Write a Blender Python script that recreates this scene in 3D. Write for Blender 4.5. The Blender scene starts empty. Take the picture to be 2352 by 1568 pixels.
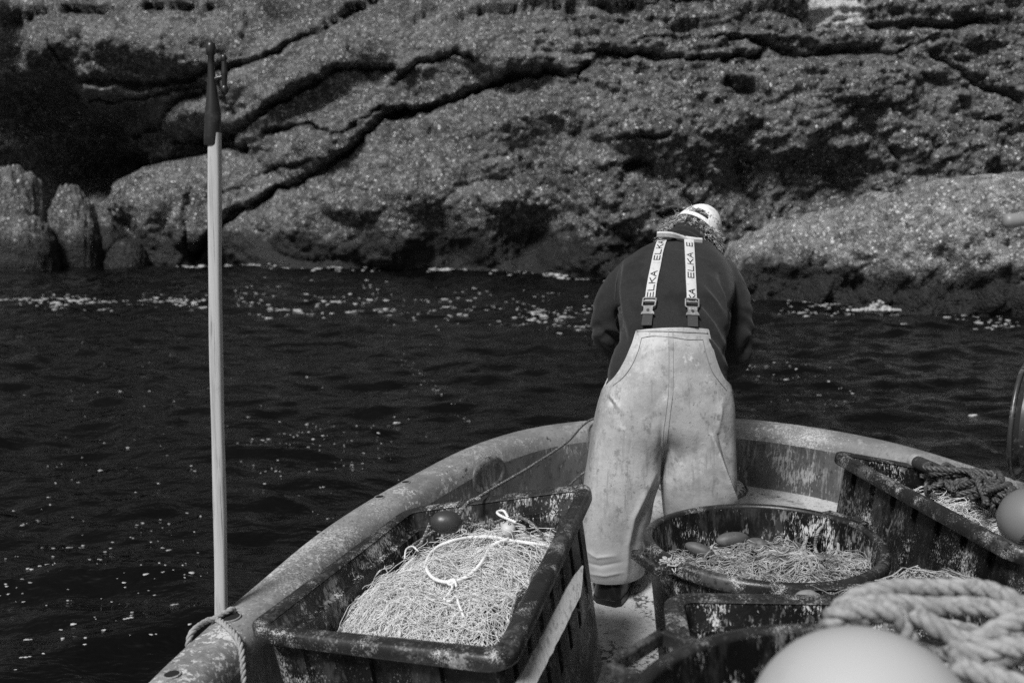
import bpy, bmesh, math, random
import numpy as np
from mathutils import Vector, Matrix
from mathutils.bvhtree import BVHTree

# ------------------------------------------------------------------ camera, sky, sun, exposure
SC = bpy.context.scene
CAM_H, PITCH = 1.55, math.radians(8.6)
cam = bpy.data.cameras.new('camera')
cam.lens, cam.sensor_width = 35.0, 36.0
cam.clip_start, cam.clip_end = 0.05, 3000
cam.dof.use_dof = True
cam.dof.focus_distance = 3.25
cam.dof.aperture_fstop = 3.3
cam.dof.aperture_blades = 9
camo = bpy.data.objects.new('camera', cam)
SC.collection.objects.link(camo)
camo.location = (0, 0, CAM_H)
camo.rotation_euler = (math.pi / 2 - PITCH, 0, 0)
SC.camera = camo

SUN_EL, SUN_AZ = math.radians(51), math.radians(212)     # azimuth clockwise from +Y: behind and to the left
w = bpy.data.worlds.new('World')
SC.world = w
w.use_nodes = True
wn, wl = w.node_tree.nodes, w.node_tree.links
wn.clear()
sky = wn.new('ShaderNodeTexSky')
sky.sky_type = 'NISHITA'
sky.sun_disc = False
sky.sun_elevation = SUN_EL
sky.sun_rotation = SUN_AZ
sky.air_density, sky.dust_density = 1.0, 3.0
bw = wn.new('ShaderNodeRGBToBW')
bgn = wn.new('ShaderNodeBackground')
bgn.inputs['Strength'].default_value = 0.052
wo = wn.new('ShaderNodeOutputWorld')
wl.new(sky.outputs[0], bw.inputs[0])
wl.new(bw.outputs[0], bgn.inputs['Color'])
wl.new(bgn.outputs[0], wo.inputs[0])

sl = bpy.data.lights.new('sun', 'SUN')
sl.energy = 3.6
sl.angle = math.radians(13)
sl.color = (1, 1, 1)                                     # the photograph is black and white
so = bpy.data.objects.new('sun', sl)
SC.collection.objects.link(so)
sd = Vector((math.sin(SUN_AZ) * math.cos(SUN_EL), math.cos(SUN_AZ) * math.cos(SUN_EL), math.sin(SUN_EL)))
so.rotation_euler = sd.to_track_quat('Z', 'Y').to_euler()

SC.view_settings.view_transform = 'Standard'
SC.view_settings.look = 'None'
SC.view_settings.gamma = 1.0
SC.view_settings.exposure = 0.28
SC.cycles.max_bounces = 6
SC.cycles.sample_clamp_direct = 3.0
SC.cycles.sample_clamp_indirect = 2.0
SC.cycles.use_denoising = False      # a little grain, as in the photograph

rng = np.random.default_rng(7)
random.seed(7)
C = SC.collection

# ------------------------------------------------------------------ survey helpers (sight lines used to place things at their real distance)
FOC, CXP, CYP = 2287.0, 1176.0, 784.0
_c, _s = math.cos(PITCH), math.sin(PITCH)
def ray(x, y):
    u, v = (x - CXP) / FOC, -(y - CYP) / FOC
    return np.array([u, _c + v * _s, -_s + v * _c])
def at_z(x, y, z):
    r = ray(x, y); return np.array([0, 0, CAM_H]) + r * ((z - CAM_H) / r[2])
def at_y(x, y, d):
    r = ray(x, y); return np.array([0, 0, CAM_H]) + r * (d / r[1])
def proj(p):
    p = np.asarray(p, float) - np.array([0, 0, CAM_H])
    f = p[..., 1] * _c - p[..., 2] * _s
    up = p[..., 1] * _s + p[..., 2] * _c
    return np.stack([CXP + FOC * p[..., 0] / f, CYP - FOC * up / f], -1)
def smooth(a, b, x):
    t = np.clip((np.asarray(x, float) - a) / (b - a), 0, 1)
    return t * t * (3 - 2 * t)

# ------------------------------------------------------------------ noise
_perm = np.random.default_rng(3).permutation(512)
_ang = np.random.default_rng(4).uniform(0, 2 * np.pi, 512)
def pn(x, y, seed=0):
    x = np.asarray(x, float) + seed * 17.31; y = np.asarray(y, float) + seed * 9.73
    xi, yi = np.floor(x).astype(int), np.floor(y).astype(int)
    xf, yf = x - xi, y - yi
    def g(ix, iy, dx, dy):
        a = _ang[_perm[(_perm[ix & 511] + iy) & 511]]
        return np.cos(a) * dx + np.sin(a) * dy
    u = xf ** 3 * (xf * (xf * 6 - 15) + 10); v = yf ** 3 * (yf * (yf * 6 - 15) + 10)
    a = g(xi, yi, xf, yf) * (1 - u) + g(xi + 1, yi, xf - 1, yf) * u
    b = g(xi, yi + 1, xf, yf - 1) * (1 - u) + g(xi + 1, yi + 1, xf - 1, yf - 1) * u
    return (a * (1 - v) + b * v) * 1.5
def fbm(x, y, octv=4, seed=0, gain=0.5):
    t, a, f = 0, 1.0, 1.0
    for k in range(octv):
        t = t + a * pn(x * f, y * f, seed + k * 3); a *= gain; f *= 2.03
    return t

# ------------------------------------------------------------------ materials (all grey: the photograph has no colour)
def mat(name, base, rough=0.6, layers=(), bump=None, spec=0.5, metal=0.0, rough_var=None, coord='Object'):
    """layers: (kind, scale vec3, lo, hi, grey) paints grey where the noise lies above lo..hi"""
    m = bpy.data.materials.new(name); m.use_nodes = True
    nt = m.node_tree; N, L = nt.nodes, nt.links
    b = N['Principled BSDF']
    b.inputs['Roughness'].default_value = rough
    b.inputs['Specular IOR Level'].default_value = spec
    b.inputs['Metallic'].default_value = metal
    tc = N.new('ShaderNodeTexCoord')
    def noise(kind, sc, seed=0.0):
        if kind == 'c':
            k_ = sc[3] if len(sc) > 3 else 2.5
            f_, c_ = noise('d', sc[:3], seed), noise('n', (k_, k_, k_), seed + 3)
            mu = N.new('ShaderNodeMath'); mu.operation = 'MULTIPLY_ADD'; mu.inputs[1].default_value = 1.0
            L.new(c_, mu.inputs[0]); L.new(f_, mu.inputs[2])
            h_ = N.new('ShaderNodeMath'); h_.operation = 'MULTIPLY'; h_.inputs[1].default_value = .5; L.new(mu.outputs[0], h_.inputs[0])
            return h_.outputs[0]
        mp = N.new('ShaderNodeMapping'); mp.inputs['Scale'].default_value = sc
        mp.inputs['Location'].default_value = (seed * 3.7, seed * 1.9, seed * 5.3)
        L.new(tc.outputs[coord], mp.inputs['Vector'])
        if kind == 'v':
            t = N.new('ShaderNodeTexVoronoi'); t.inputs['Scale'].default_value = 1.0
            L.new(mp.outputs[0], t.inputs['Vector'])
            # round specks: only some cells carry one
            sep = N.new('ShaderNodeSeparateColor'); L.new(t.outputs['Color'], sep.inputs[0])
            mu = N.new('ShaderNodeMath'); mu.operation = 'SUBTRACT'
            L.new(sep.outputs[0], mu.inputs[0]); L.new(t.outputs['Distance'], mu.inputs[1])
            return mu.outputs[0]
        t = N.new('ShaderNodeTexNoise'); t.inputs['Scale'].default_value = 1.0
        t.inputs['Detail'].default_value = {'n': 4.0, 's': 1.0, 'd': 9.0}[kind]
        t.inputs['Roughness'].default_value = {'n': 0.6, 's': 0.5, 'd': 0.72}[kind]
        L.new(mp.outputs[0], t.inputs['Vector'])
        return t.outputs['Fac']
    cur = None
    for i, (kind, sc, lo, hi, grey) in enumerate(layers):
        if kind == 'z':                                   # a stain band by height, ragged by noise: lo..hi in metres
            g = N.new('ShaderNodeNewGeometry'); sx = N.new('ShaderNodeSeparateXYZ'); L.new(g.outputs['Position'], sx.inputs[0])
            nz = noise('n', sc, i + 1)
            ma = N.new('ShaderNodeMath'); ma.operation = 'MULTIPLY_ADD'; ma.inputs[1].default_value = 1.7
            L.new(nz, ma.inputs[0]); L.new(sx.outputs[2], ma.inputs[2])
            fac_in = ma.outputs[0]
        else:
            fac_in = noise(kind, sc, i + 1)
        mr = N.new('ShaderNodeMapRange'); mr.interpolation_type = 'SMOOTHSTEP'
        mr.inputs[1].default_value = lo; mr.inputs[2].default_value = hi
        if lo > hi:
            mr.inputs[1].default_value = hi; mr.inputs[2].default_value = lo
            mr.inputs[3].default_value = 1.0; mr.inputs[4].default_value = 0.0
        L.new(fac_in, mr.inputs[0])
        mx = N.new('ShaderNodeMix'); mx.data_type = 'RGBA'
        L.new(mr.outputs[0], mx.inputs[0])
        if cur is None: mx.inputs[6].default_value = (base, base, base, 1)
        else: L.new(cur, mx.inputs[6])
        mx.inputs[7].default_value = (grey, grey, grey, 1)
        cur = mx.outputs[2]
    if cur is None: b.inputs['Base Color'].default_value = (base, base, base, 1)
    else: L.new(cur, b.inputs['Base Color'])
    if bump:
        prev = None
        for (kind, sc, st, dist) in bump:
            bp = N.new('ShaderNodeBump'); bp.inputs['Strength'].default_value = st; bp.inputs['Distance'].default_value = dist
            L.new(noise(kind, sc, 8.0), bp.inputs['Height'])
            if prev is not None: L.new(prev, bp.inputs['Normal'])
            prev = bp.outputs[0]
        L.new(prev, b.inputs['Normal'])
    if rough_var:
        sc, lo, hi = rough_var
        mr = N.new('ShaderNodeMapRange'); mr.inputs[3].default_value = lo; mr.inputs[4].default_value = hi
        mr.inputs[1].default_value = 0.3; mr.inputs[2].default_value = 0.7
        L.new(noise('n', sc, 4.0), mr.inputs[0]); L.new(mr.outputs[0], b.inputs['Roughness'])
    return m
def v3(a, b=None, c=None): return (a, a if b is None else b, a if c is None else c)

M = {}
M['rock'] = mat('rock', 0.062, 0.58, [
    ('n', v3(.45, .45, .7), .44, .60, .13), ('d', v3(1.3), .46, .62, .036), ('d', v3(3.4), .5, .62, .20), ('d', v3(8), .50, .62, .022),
    ('v', v3(15), .58, .66, .60), ('v', v3(7), .76, .82, .8), ('d', v3(14), .56, .63, .25), ('v', v3(24), .50, .60, .50), ('d', v3(20), .57, .64, .015), ('v', v3(10), .70, .76, .9),  # pale specks put wet-rock glints into the colour, along with pebble flecks
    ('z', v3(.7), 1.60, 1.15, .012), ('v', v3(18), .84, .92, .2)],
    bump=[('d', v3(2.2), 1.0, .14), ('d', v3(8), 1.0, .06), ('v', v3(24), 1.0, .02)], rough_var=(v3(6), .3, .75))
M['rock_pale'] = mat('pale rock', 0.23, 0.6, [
    ('d', v3(1.6), .42, .62, .40), ('d', v3(5), .48, .62, .10), ('v', v3(13), .52, .62, .85), ('v', v3(22), .48, .58, .75), ('d', v3(17), .54, .62, .04), ('v', v3(9), .72, .8, .8),  # bright specks: glints of wet rock drawn as pale colour, plus pebbles
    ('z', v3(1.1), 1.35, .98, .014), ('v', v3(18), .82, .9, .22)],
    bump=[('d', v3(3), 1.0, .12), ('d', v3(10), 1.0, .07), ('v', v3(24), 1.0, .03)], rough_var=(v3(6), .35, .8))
M['guano'] = mat('bird lime', 0.5, 0.8, [('d', v3(6), .45, .6, .3)])
M['water'] = mat('water', 0.002, 0.07, [], spec=.5, bump=[('n', (2.2, 4.6, 3), .6, .07), ('n', (6, 12, 8), .35, .012)])
M['water'].node_tree.nodes['Principled BSDF'].inputs['IOR'].default_value = 1.333
M['foam'] = mat('foam', 0.46, 0.6, [('d', v3(5), .4, .6, .2), ('d', v3(60), .45, .6, .34)])
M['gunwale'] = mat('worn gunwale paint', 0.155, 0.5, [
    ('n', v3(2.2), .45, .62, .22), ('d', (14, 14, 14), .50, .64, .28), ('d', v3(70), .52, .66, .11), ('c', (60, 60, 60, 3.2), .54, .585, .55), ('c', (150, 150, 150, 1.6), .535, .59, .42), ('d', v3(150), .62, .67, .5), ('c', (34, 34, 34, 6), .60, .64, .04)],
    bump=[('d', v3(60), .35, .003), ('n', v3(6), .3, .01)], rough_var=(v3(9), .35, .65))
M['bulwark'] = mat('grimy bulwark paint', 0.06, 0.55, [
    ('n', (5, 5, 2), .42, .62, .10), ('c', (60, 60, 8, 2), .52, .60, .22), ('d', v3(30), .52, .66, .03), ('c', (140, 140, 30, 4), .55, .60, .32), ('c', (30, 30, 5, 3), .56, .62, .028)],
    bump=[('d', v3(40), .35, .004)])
M['hull'] = mat('hull paint', 0.12, 0.45, [('d', v3(4), .5, .65, .07)])
M['deck'] = mat('speckled deck', 0.43, 0.8, [
    ('n', v3(3), .45, .65, .33), ('d', v3(9), .52, .66, .22), ('c', (45, 45, 45, 3), .55, .60, .05), ('d', v3(26), .58, .65, .07), ('d', v3(80), .55, .64, .16), ('d', v3(60), .61, .67, .03), ('v', v3(40), .86, .9, .02)],
    bump=[('d', v3(60), .5, .004)])
M['hatch'] = mat('flaking white hatch', 0.6, 0.7, [('d', v3(30), .52, .56, .04), ('d', v3(9), .6, .66, .2)], bump=[('d', v3(40), .5, .004)])
M['black_plastic'] = mat('scuffed black plastic', 0.005, 0.42, [
    ('d', v3(5), .5, .68, .016), ('c', (45, 45, 16, 5), .51, .62, .035), ('c', (130, 130, 45, 4), .545, .61, .13), ('c', (280, 280, 110, 7), .555, .61, .42), ('d', (300, 300, 140), .62, .67, .3), ('v', v3(90), .93, .97, .5)],
    bump=[('d', v3(60), .3, .003)], rough_var=(v3(8), .3, .6), spec=.35)
M['black_rim'] = mat('worn black plastic rim', 0.014, 0.35, [
    ('d', v3(6), .46, .66, .025), ('c', (50, 50, 50, 7), .52, .60, .06), ('c', (140, 140, 140, 9), .54, .60, .18), ('c', (300, 300, 300, 12), .56, .62, .45)],
    bump=[('d', v3(70), .35, .003)], rough_var=(v3(10), .25, .55), spec=.4)
M['tub_inner'] = mat('salt streaked black plastic', 0.004, 0.4, [
    ('c', (30, 30, 8, 4), .50, .60, .03), ('c', (80, 80, 22, 7), .52, .59, .16), ('c', (190, 190, 50, 9), .54, .59, .5), ('v', v3(80), .86, .94, .5)],
    bump=[('d', v3(50), .3, .004)], rough_var=(v3(8), .25, .6), spec=.35)
M['wood'] = mat('weathered pale wood', 0.44, 0.7, [('d', (90, 90, 2.2), .45, .65, .30), ('d', (160, 160, 3), .58, .66, .16), ('d', (5, 5, 3), .58, .68, .30)],
    bump=[('d', (150, 150, 4), .35, .002)])
M['batten'] = mat('splintered wood', 0.42, 0.75, [('d', (110, 30, 25), .5, .64, .22), ('d', (220, 50, 40), .6, .67, .10)], bump=[('d', (150, 40, 30), .5, .003)])
M['dark_wood'] = mat('tarred wood', 0.03, 0.5, [('d', v3(20), .55, .65, .16)])
M['hook'] = mat('dark nylon', 0.018, 0.35, [('d', v3(12), .55, .66, .05)])
M['rope'] = mat('grey rope fibre', 0.28, 0.9, [('d', v3(90), .5, .62, .16)], bump=[('d', v3(220), .5, .002)])
M['thick_rope'] = mat('bleached rope fibre', 0.31, 0.95, [('d', v3(80), .45, .64, .16), ('n', v3(9), .5, .7, .2)], bump=[('d', v3(170), .6, .003)])
M['dark_rope'] = mat('dark wet rope', 0.045, 0.6, [('d', v3(120), .52, .62, .14)], bump=[('d', v3(220), .5, .002)])
M['line'] = mat('flecked line', 0.07, 0.8, [('d', v3(170), .52, .56, .34)])
M['white_cord'] = mat('white cord', 0.66, 0.8, [('d', v3(120), .52, .66, .5)], bump=[('d', v3(260), .5, .0015)])
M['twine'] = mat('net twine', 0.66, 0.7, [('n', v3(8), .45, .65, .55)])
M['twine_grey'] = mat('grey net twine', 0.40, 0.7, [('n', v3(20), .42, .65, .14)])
M['net_base'] = mat('net gap shade', 0.05, 0.9, [('d', v3(60), .42, .62, .015)], bump=[('d', v3(80), .8, .01)])  # near-black core: shade in the gaps between strands, put into the colour
M['float_dark'] = mat('dark rubber float', 0.035, 0.4, [('d', v3(9), .55, .68, .08)], bump=[('n', v3(14), .25, .01)])
M['float_grey'] = mat('grey foam float', 0.06, 0.55, [('n', v3(14), .42, .62, .10), ('d', v3(50), .6, .68, .05)], bump=[('d', v3(60), .3, .003)])
M['float_mid'] = mat('grey float', 0.2, 0.55, [('d', v3(30), .5, .68, .12)])
M['float_pale'] = mat('pale float', 0.45, 0.5, [('d', v3(30), .55, .68, .25)])
M['buoy_white'] = mat('white vinyl', 0.39, 0.42, [('n', v3(5), .45, .7, .36), ('d', v3(14), .56, .74, .36), ('c', (90, 90, 90, 5), .60, .66, .2)])
M['buoy_grey'] = mat('grey vinyl', 0.16, 0.42, [('d', v3(8), .55, .7, .15)])
M['overalls'] = mat('dirty pale oilskin', 0.43, 0.55, [
    ('n', v3(3.2), .42, .66, .33), ('d', v3(7), .43, .64, .27), ('d', (30, 30, 4), .52, .68, .25), ('d', (26, 26, 18), .54, .66, .20), ('d', v3(48), .60, .67, .12), ('d', v3(20), .58, .70, .5), ('d', v3(90), .60, .68, .17), ('z', v3(9), 1.28, .98, .34)],
    bump=[('d', v3(14), .25, .012), ('d', v3(110), .2, .002)])
M['stitch'] = mat('seam thread', 0.16, 0.8)
M['fleece'] = mat('dark fleece', 0.019, 0.95, [('d', v3(300), .5, .62, .034), ('n', v3(10), .5, .68, .014), ('v', v3(70), .965, .975, .4)],
    bump=[('d', v3(260), .6, .004)], spec=.15)
M['fleece'].node_tree.nodes['Principled BSDF'].inputs['Sheen Weight'].default_value = .10
M['fleece_panel'] = mat('softshell panel', 0.05, 0.6)
M['strap'] = mat('pale webbing', 0.50, 0.75, [('d', v3(50), .52, .66, .38), ('d', v3(160), .58, .66, .3)], bump=[('d', v3(300), .4, .001)])
M['print'] = mat('black print', 0.012, 0.6)
M['buckle'] = mat('grey buckle plastic', 0.16, 0.35, [('d', v3(60), .52, .64, .32), ('d', v3(90), .6, .66, .06)])
M['tab'] = mat('dark webbing tab', 0.03, 0.8, [('d', v3(200), .6, .66, .15)])
M['boot'] = mat('black rubber', 0.010, 0.32, [('d', v3(20), .56, .68, .03)], bump=[('n', v3(18), .2, .006)])
M['cap'] = mat('white cotton cap', 0.72, 0.85, [('d', v3(28), .52, .68, .55)], bump=[('n', v3(30), .5, .006)])
M['hair'] = mat('grey hair', 0.6, 0.4, [('n', v3(60), .42, .58, .12)])
M['hair_dark'] = mat('dark hair roots', 0.02, 0.6, [('d', v3(120), .5, .62, .05)], bump=[('d', v3(140), 1, .006)])
M['skin'] = mat('skin', 0.28, 0.55, [('n', v3(20), .45, .65, .24)])
M['metal'] = mat('worn dark metal', 0.05, 0.35, [('d', v3(18), .52, .64, .16), ('d', v3(60), .6, .66, .35)], metal=.3)
M['hole'] = mat('painted hole shade', 0.006, 0.8)  # near-black colour stands in for the shade inside holes
M['pipe'] = mat('dull grey pipe', 0.2, 0.45, [('d', v3(12), .5, .66, .08)])

# ------------------------------------------------------------------ mesh helpers
class MB:
    def __init__(self): self.v, self.f, self.n = [], [], 0
    def add(self, v, f):
        v = np.asarray(v, float).reshape(-1, 3)
        self.v.append(v); o = self.n
        if isinstance(f, np.ndarray): self.f.extend((f + o).tolist())
        else: self.f.extend([tuple(i + o for i in q) for q in f])
        self.n += len(v)
        return self
    def grid(self, P, cu=False, cv=False, flip=False):
        """P: (nu, nv, 3)"""
        P = np.asarray(P, float); nu, nv = P.shape[:2]
        idx = np.arange(nu * nv).reshape(nu, nv)
        a = idx if cu else idx[:-1]
        b = np.roll(idx, -1, 0) if cu else idx[1:]
        if cv: a2, b2 = np.roll(a, -1, 1), np.roll(b, -1, 1)
        else: a, a2, b, b2 = a[:, :-1], a[:, 1:], b[:, :-1], b[:, 1:]
        q = np.stack([a, b, b2, a2], -1).reshape(-1, 4)
        if flip: q = q[:, ::-1]
        return self.add(P.reshape(-1, 3), q)
    def tube(self, path, r, n=6, closed=False, caps=True):
        path = np.asarray(path, float); K = len(path)
        r = np.broadcast_to(np.asarray(r, float), (K,))
        t = (np.roll(path, -1, 0) - np.roll(path, 1, 0)) if closed else np.gradient(path, axis=0)
        t /= np.maximum(np.linalg.norm(t, axis=1, keepdims=True), 1e-9)
        nrm = frames(t)
        bn = np.cross(t, nrm)
        a = np.linspace(0, 2 * np.pi, n, endpoint=False)
        P = path[:, None] + r[:, None, None] * (np.cos(a)[None, :, None] * nrm[:, None] + np.sin(a)[None, :, None] * bn[:, None])
        self.grid(P, cu=closed, cv=True, flip=True)
        if caps and not closed:
            o = self.n - K * n
            self.f.append(tuple(o + i for i in range(n)))
            self.f.append(tuple(o + (K - 1) * n + i for i in range(n - 1, -1, -1)))
        return self
    def box(self, c, sx, sy, sz, R=None):
        v = np.array([[x, y, z] for x in (-1, 1) for y in (-1, 1) for z in (-1, 1)], float) * np.array([sx, sy, sz]) / 2
        if R is not None: v = v @ np.asarray(R).T
        return self.add(v + np.asarray(c), [(0, 1, 3, 2), (4, 6, 7, 5), (0, 4, 5, 1), (2, 3, 7, 6), (0, 2, 6, 4), (1, 5, 7, 3)])
    def ellipsoid(self, c, r, R=None, nu=24, nv=14):
        a = np.linspace(0, 2 * np.pi, nu, endpoint=False); b = np.linspace(.02, np.pi - .02, nv)
        P = np.stack([np.outer(np.sin(b), np.cos(a)), np.outer(np.sin(b), np.sin(a)), np.outer(np.cos(b), np.ones(nu))], -1) * np.asarray(r)
        if R is not None: P = P @ np.asarray(R).T
        P = P + np.asarray(c)
        self.grid(P, cv=True)
        o = self.n - nu * nv
        self.f.append(tuple(o + i for i in range(nu - 1, -1, -1))); self.f.append(tuple(o + (nv - 1) * nu + i for i in range(nu)))
        return self
    def loft(self, rings, caps=True):
        P = np.asarray(rings, float); self.grid(P, cv=True)
        K, n = P.shape[:2]; o = self.n - K * n
        if caps:
            self.f.append(tuple(o + i for i in range(n - 1, -1, -1))); self.f.append(tuple(o + (K - 1) * n + i for i in range(n)))
        return self
    def verts(self): return np.concatenate(self.v)
    def mesh(self, name):
        me = bpy.data.meshes.new(name)
        me.from_pydata(self.verts().tolist(), [], [tuple(q) for q in self.f]); me.update()
        return me
    def build(self, name, m, parent=None, sharp=38, smoothed=True, origin=None, fixn=True):
        return link(name, self.mesh(name), m, parent, sharp, smoothed, origin, fixn)

def frames(t):
    K = len(t); out = np.zeros((K, 3))
    ref = np.array([0, 0, 1.0]) if abs(t[0][2]) < .9 else np.array([1.0, 0, 0])
    u = np.cross(t[0], ref); u /= np.linalg.norm(u); out[0] = u
    for i in range(1, K):
        u = u - t[i] * (u @ t[i]); l = np.linalg.norm(u)
        if l < 1e-6: u = np.cross(t[i], ref); l = np.linalg.norm(u)
        u = u / l; out[i] = u
    return out

def world_of(o):
    m_ = o.matrix_basis.copy()
    return m_ if o.parent is None else world_of(o.parent) @ o.matrix_parent_inverse @ m_
def link(name, me, m, parent=None, sharp=38, smoothed=True, origin=None, fixn=True):
    bm = bmesh.new(); bm.from_mesh(me)
    if fixn: bmesh.ops.recalc_face_normals(bm, faces=bm.faces)
    if smoothed:
        lim = math.radians(sharp)
        for f in bm.faces: f.smooth = True
        if sharp < 180:
            for e in bm.edges:
                if len(e.link_faces) == 2 and e.calc_face_angle(0) > lim: e.smooth = False
    bm.to_mesh(me); bm.free()
    me.materials.append(M[m] if isinstance(m, str) else m)
    o = bpy.data.objects.new(name, me); C.objects.link(o)
    if origin is not None:
        me.transform(Matrix.Translation(-Vector(origin))); o.location = Vector(origin)
    if parent is not None:
        o.parent = parent
        o.matrix_parent_inverse = world_of(parent).inverted()
    return o

def tag(o, label, cat, group=None, kind=None):
    if label: o['label'] = label
    if cat: o['category'] = cat
    if group: o['group'] = group
    if kind: o['kind'] = kind
    return o
def thing(name, loc, label, cat, group=None):
    o = bpy.data.objects.new(name, None); o.empty_display_size = .1; C.objects.link(o); o.location = Vector(loc)
    return tag(o, label, cat, group)

def evaluated(me, mods):
    o = bpy.data.objects.new('temporary', me); C.objects.link(o)
    for typ, kw in mods:
        md = o.modifiers.new(typ, typ)
        for k, v in kw.items(): setattr(md, k, v)
    dg = bpy.context.evaluated_depsgraph_get(); dg.update()
    out = bpy.data.meshes.new_from_object(o.evaluated_get(dg))
    bpy.data.objects.remove(o)
    return out
def remesh(mb, voxel, iters=4, name='mesh'):
    return evaluated(mb.mesh(name), [('REMESH', dict(mode='VOXEL', voxel_size=voxel, use_smooth_shade=True)), ('SMOOTH', dict(factor=.5, iterations=iters))])
def get_v(me):
    a = np.empty(len(me.vertices) * 3); me.vertices.foreach_get('co', a); return a.reshape(-1, 3)
def get_n(me):
    a = np.empty(len(me.vertices) * 3); me.vertices.foreach_get('normal', a); return a.reshape(-1, 3)
def set_v(me, v):
    me.vertices.foreach_set('co', v.ravel()); me.update()
def bvh_of(me):
    return BVHTree.FromPolygons([v.co[:] for v in me.vertices], [p.vertices[:] for p in me.polygons])
def sight(b, x, y):
    r = Vector(ray(x, y)).normalized()
    loc, nr, _, _ = b.ray_cast(Vector((0, 0, CAM_H)), r)
    if loc is None: return None, None
    if nr.dot(r) > 0: nr = -nr
    return np.array(loc), np.array(nr)

def curve(pts, n, closed=False):
    """Catmull-Rom through pts, n samples, even spacing"""
    P = np.asarray(pts, float)
    if closed: Q = np.concatenate([P[-1:], P, P[:2]])
    else: Q = np.concatenate([2 * P[:1] - P[1:2], P, 2 * P[-1:] - P[-2:-1]])
    out = []
    for i in range(1, len(Q) - 2):
        t = np.linspace(0, 1, 16, endpoint=False)[:, None]
        a, b, c, d = Q[i - 1], Q[i], Q[i + 1], Q[i + 2]
        out.append(.5 * (2 * b + (c - a) * t + (2 * a - 5 * b + 4 * c - d) * t ** 2 + (3 * b - a - 3 * c + d) * t ** 3))
    D = np.concatenate(out + ([Q[1:2]] if closed else [Q[-2:-1]]))
    s = np.concatenate([[0], np.cumsum(np.linalg.norm(np.diff(D, axis=0), axis=1))])
    q = np.linspace(0, s[-1], n, endpoint=not closed)
    return np.stack([np.interp(q, s, D[:, k]) for k in range(D.shape[1])], -1)
def twisted(mb, path, r, pitch=None, closed=False, sides=6, strands=3):
    """a laid rope: strands wound round the path"""
    path = np.asarray(path, float)
    L = np.linalg.norm(np.diff(path, axis=0), axis=1).sum()
    pitch = pitch or r * 7
    n = max(8, int(L / pitch * 9))
    P = curve(path[:: max(1, len(path) // 60)] if len(path) > 60 else path, n)
    t = np.gradient(P, axis=0); t /= np.linalg.norm(t, axis=1, keepdims=True)
    u = frames(t); b = np.cross(t, u)
    s = np.linspace(0, L / pitch * 2 * np.pi, n)
    for k in range(strands):
        a = s + k * 2 * np.pi / strands
        mb.tube(P + (np.cos(a)[:, None] * u + np.sin(a)[:, None] * b) * r * .52, r * .54, sides)
    return mb

# ================================================================== THE SETTING
WATER_Z = -0.40
def wave(x, y):
    d = np.hypot(x, y)
    a = .028 * pn(x * .45 + .2 * y, y * .8, 1) + .026 * pn(x * .9 + .25 * y, y * 1.7, 2) + .018 * pn(x * 1.9 + .4 * y, y * 3.6, 3) + .009 * pn(x * 4.2 + y, y * 7.5, 4)
    return WATER_Z + a * smooth(90, 35, d) * 2.5
def spread(lo, hi, step, far, k=1.18):
    m = np.arange(lo, hi + step / 2, step); a, s = [], step
    p = hi
    while p < far: s *= k; p += s; a.append(p)
    b, s = [], step; p = lo
    while p > -far: s *= k; p -= s; b.append(p)
    return np.concatenate([b[::-1], m, a])
gx, gy = spread(-15, 10, .06, 900), spread(1.0, 28, .045, 900)
X, Yg = np.meshgrid(gx, gy, indexing='ij')
wz = wave(X, Yg)
o = MB().grid(np.stack([X, Yg, wz], -1)).build('water', 'water', sharp=180)
if o.data.polygons[0].normal.z < 0: o.data.flip_normals()
tag(o, None, None, kind='structure')

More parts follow.
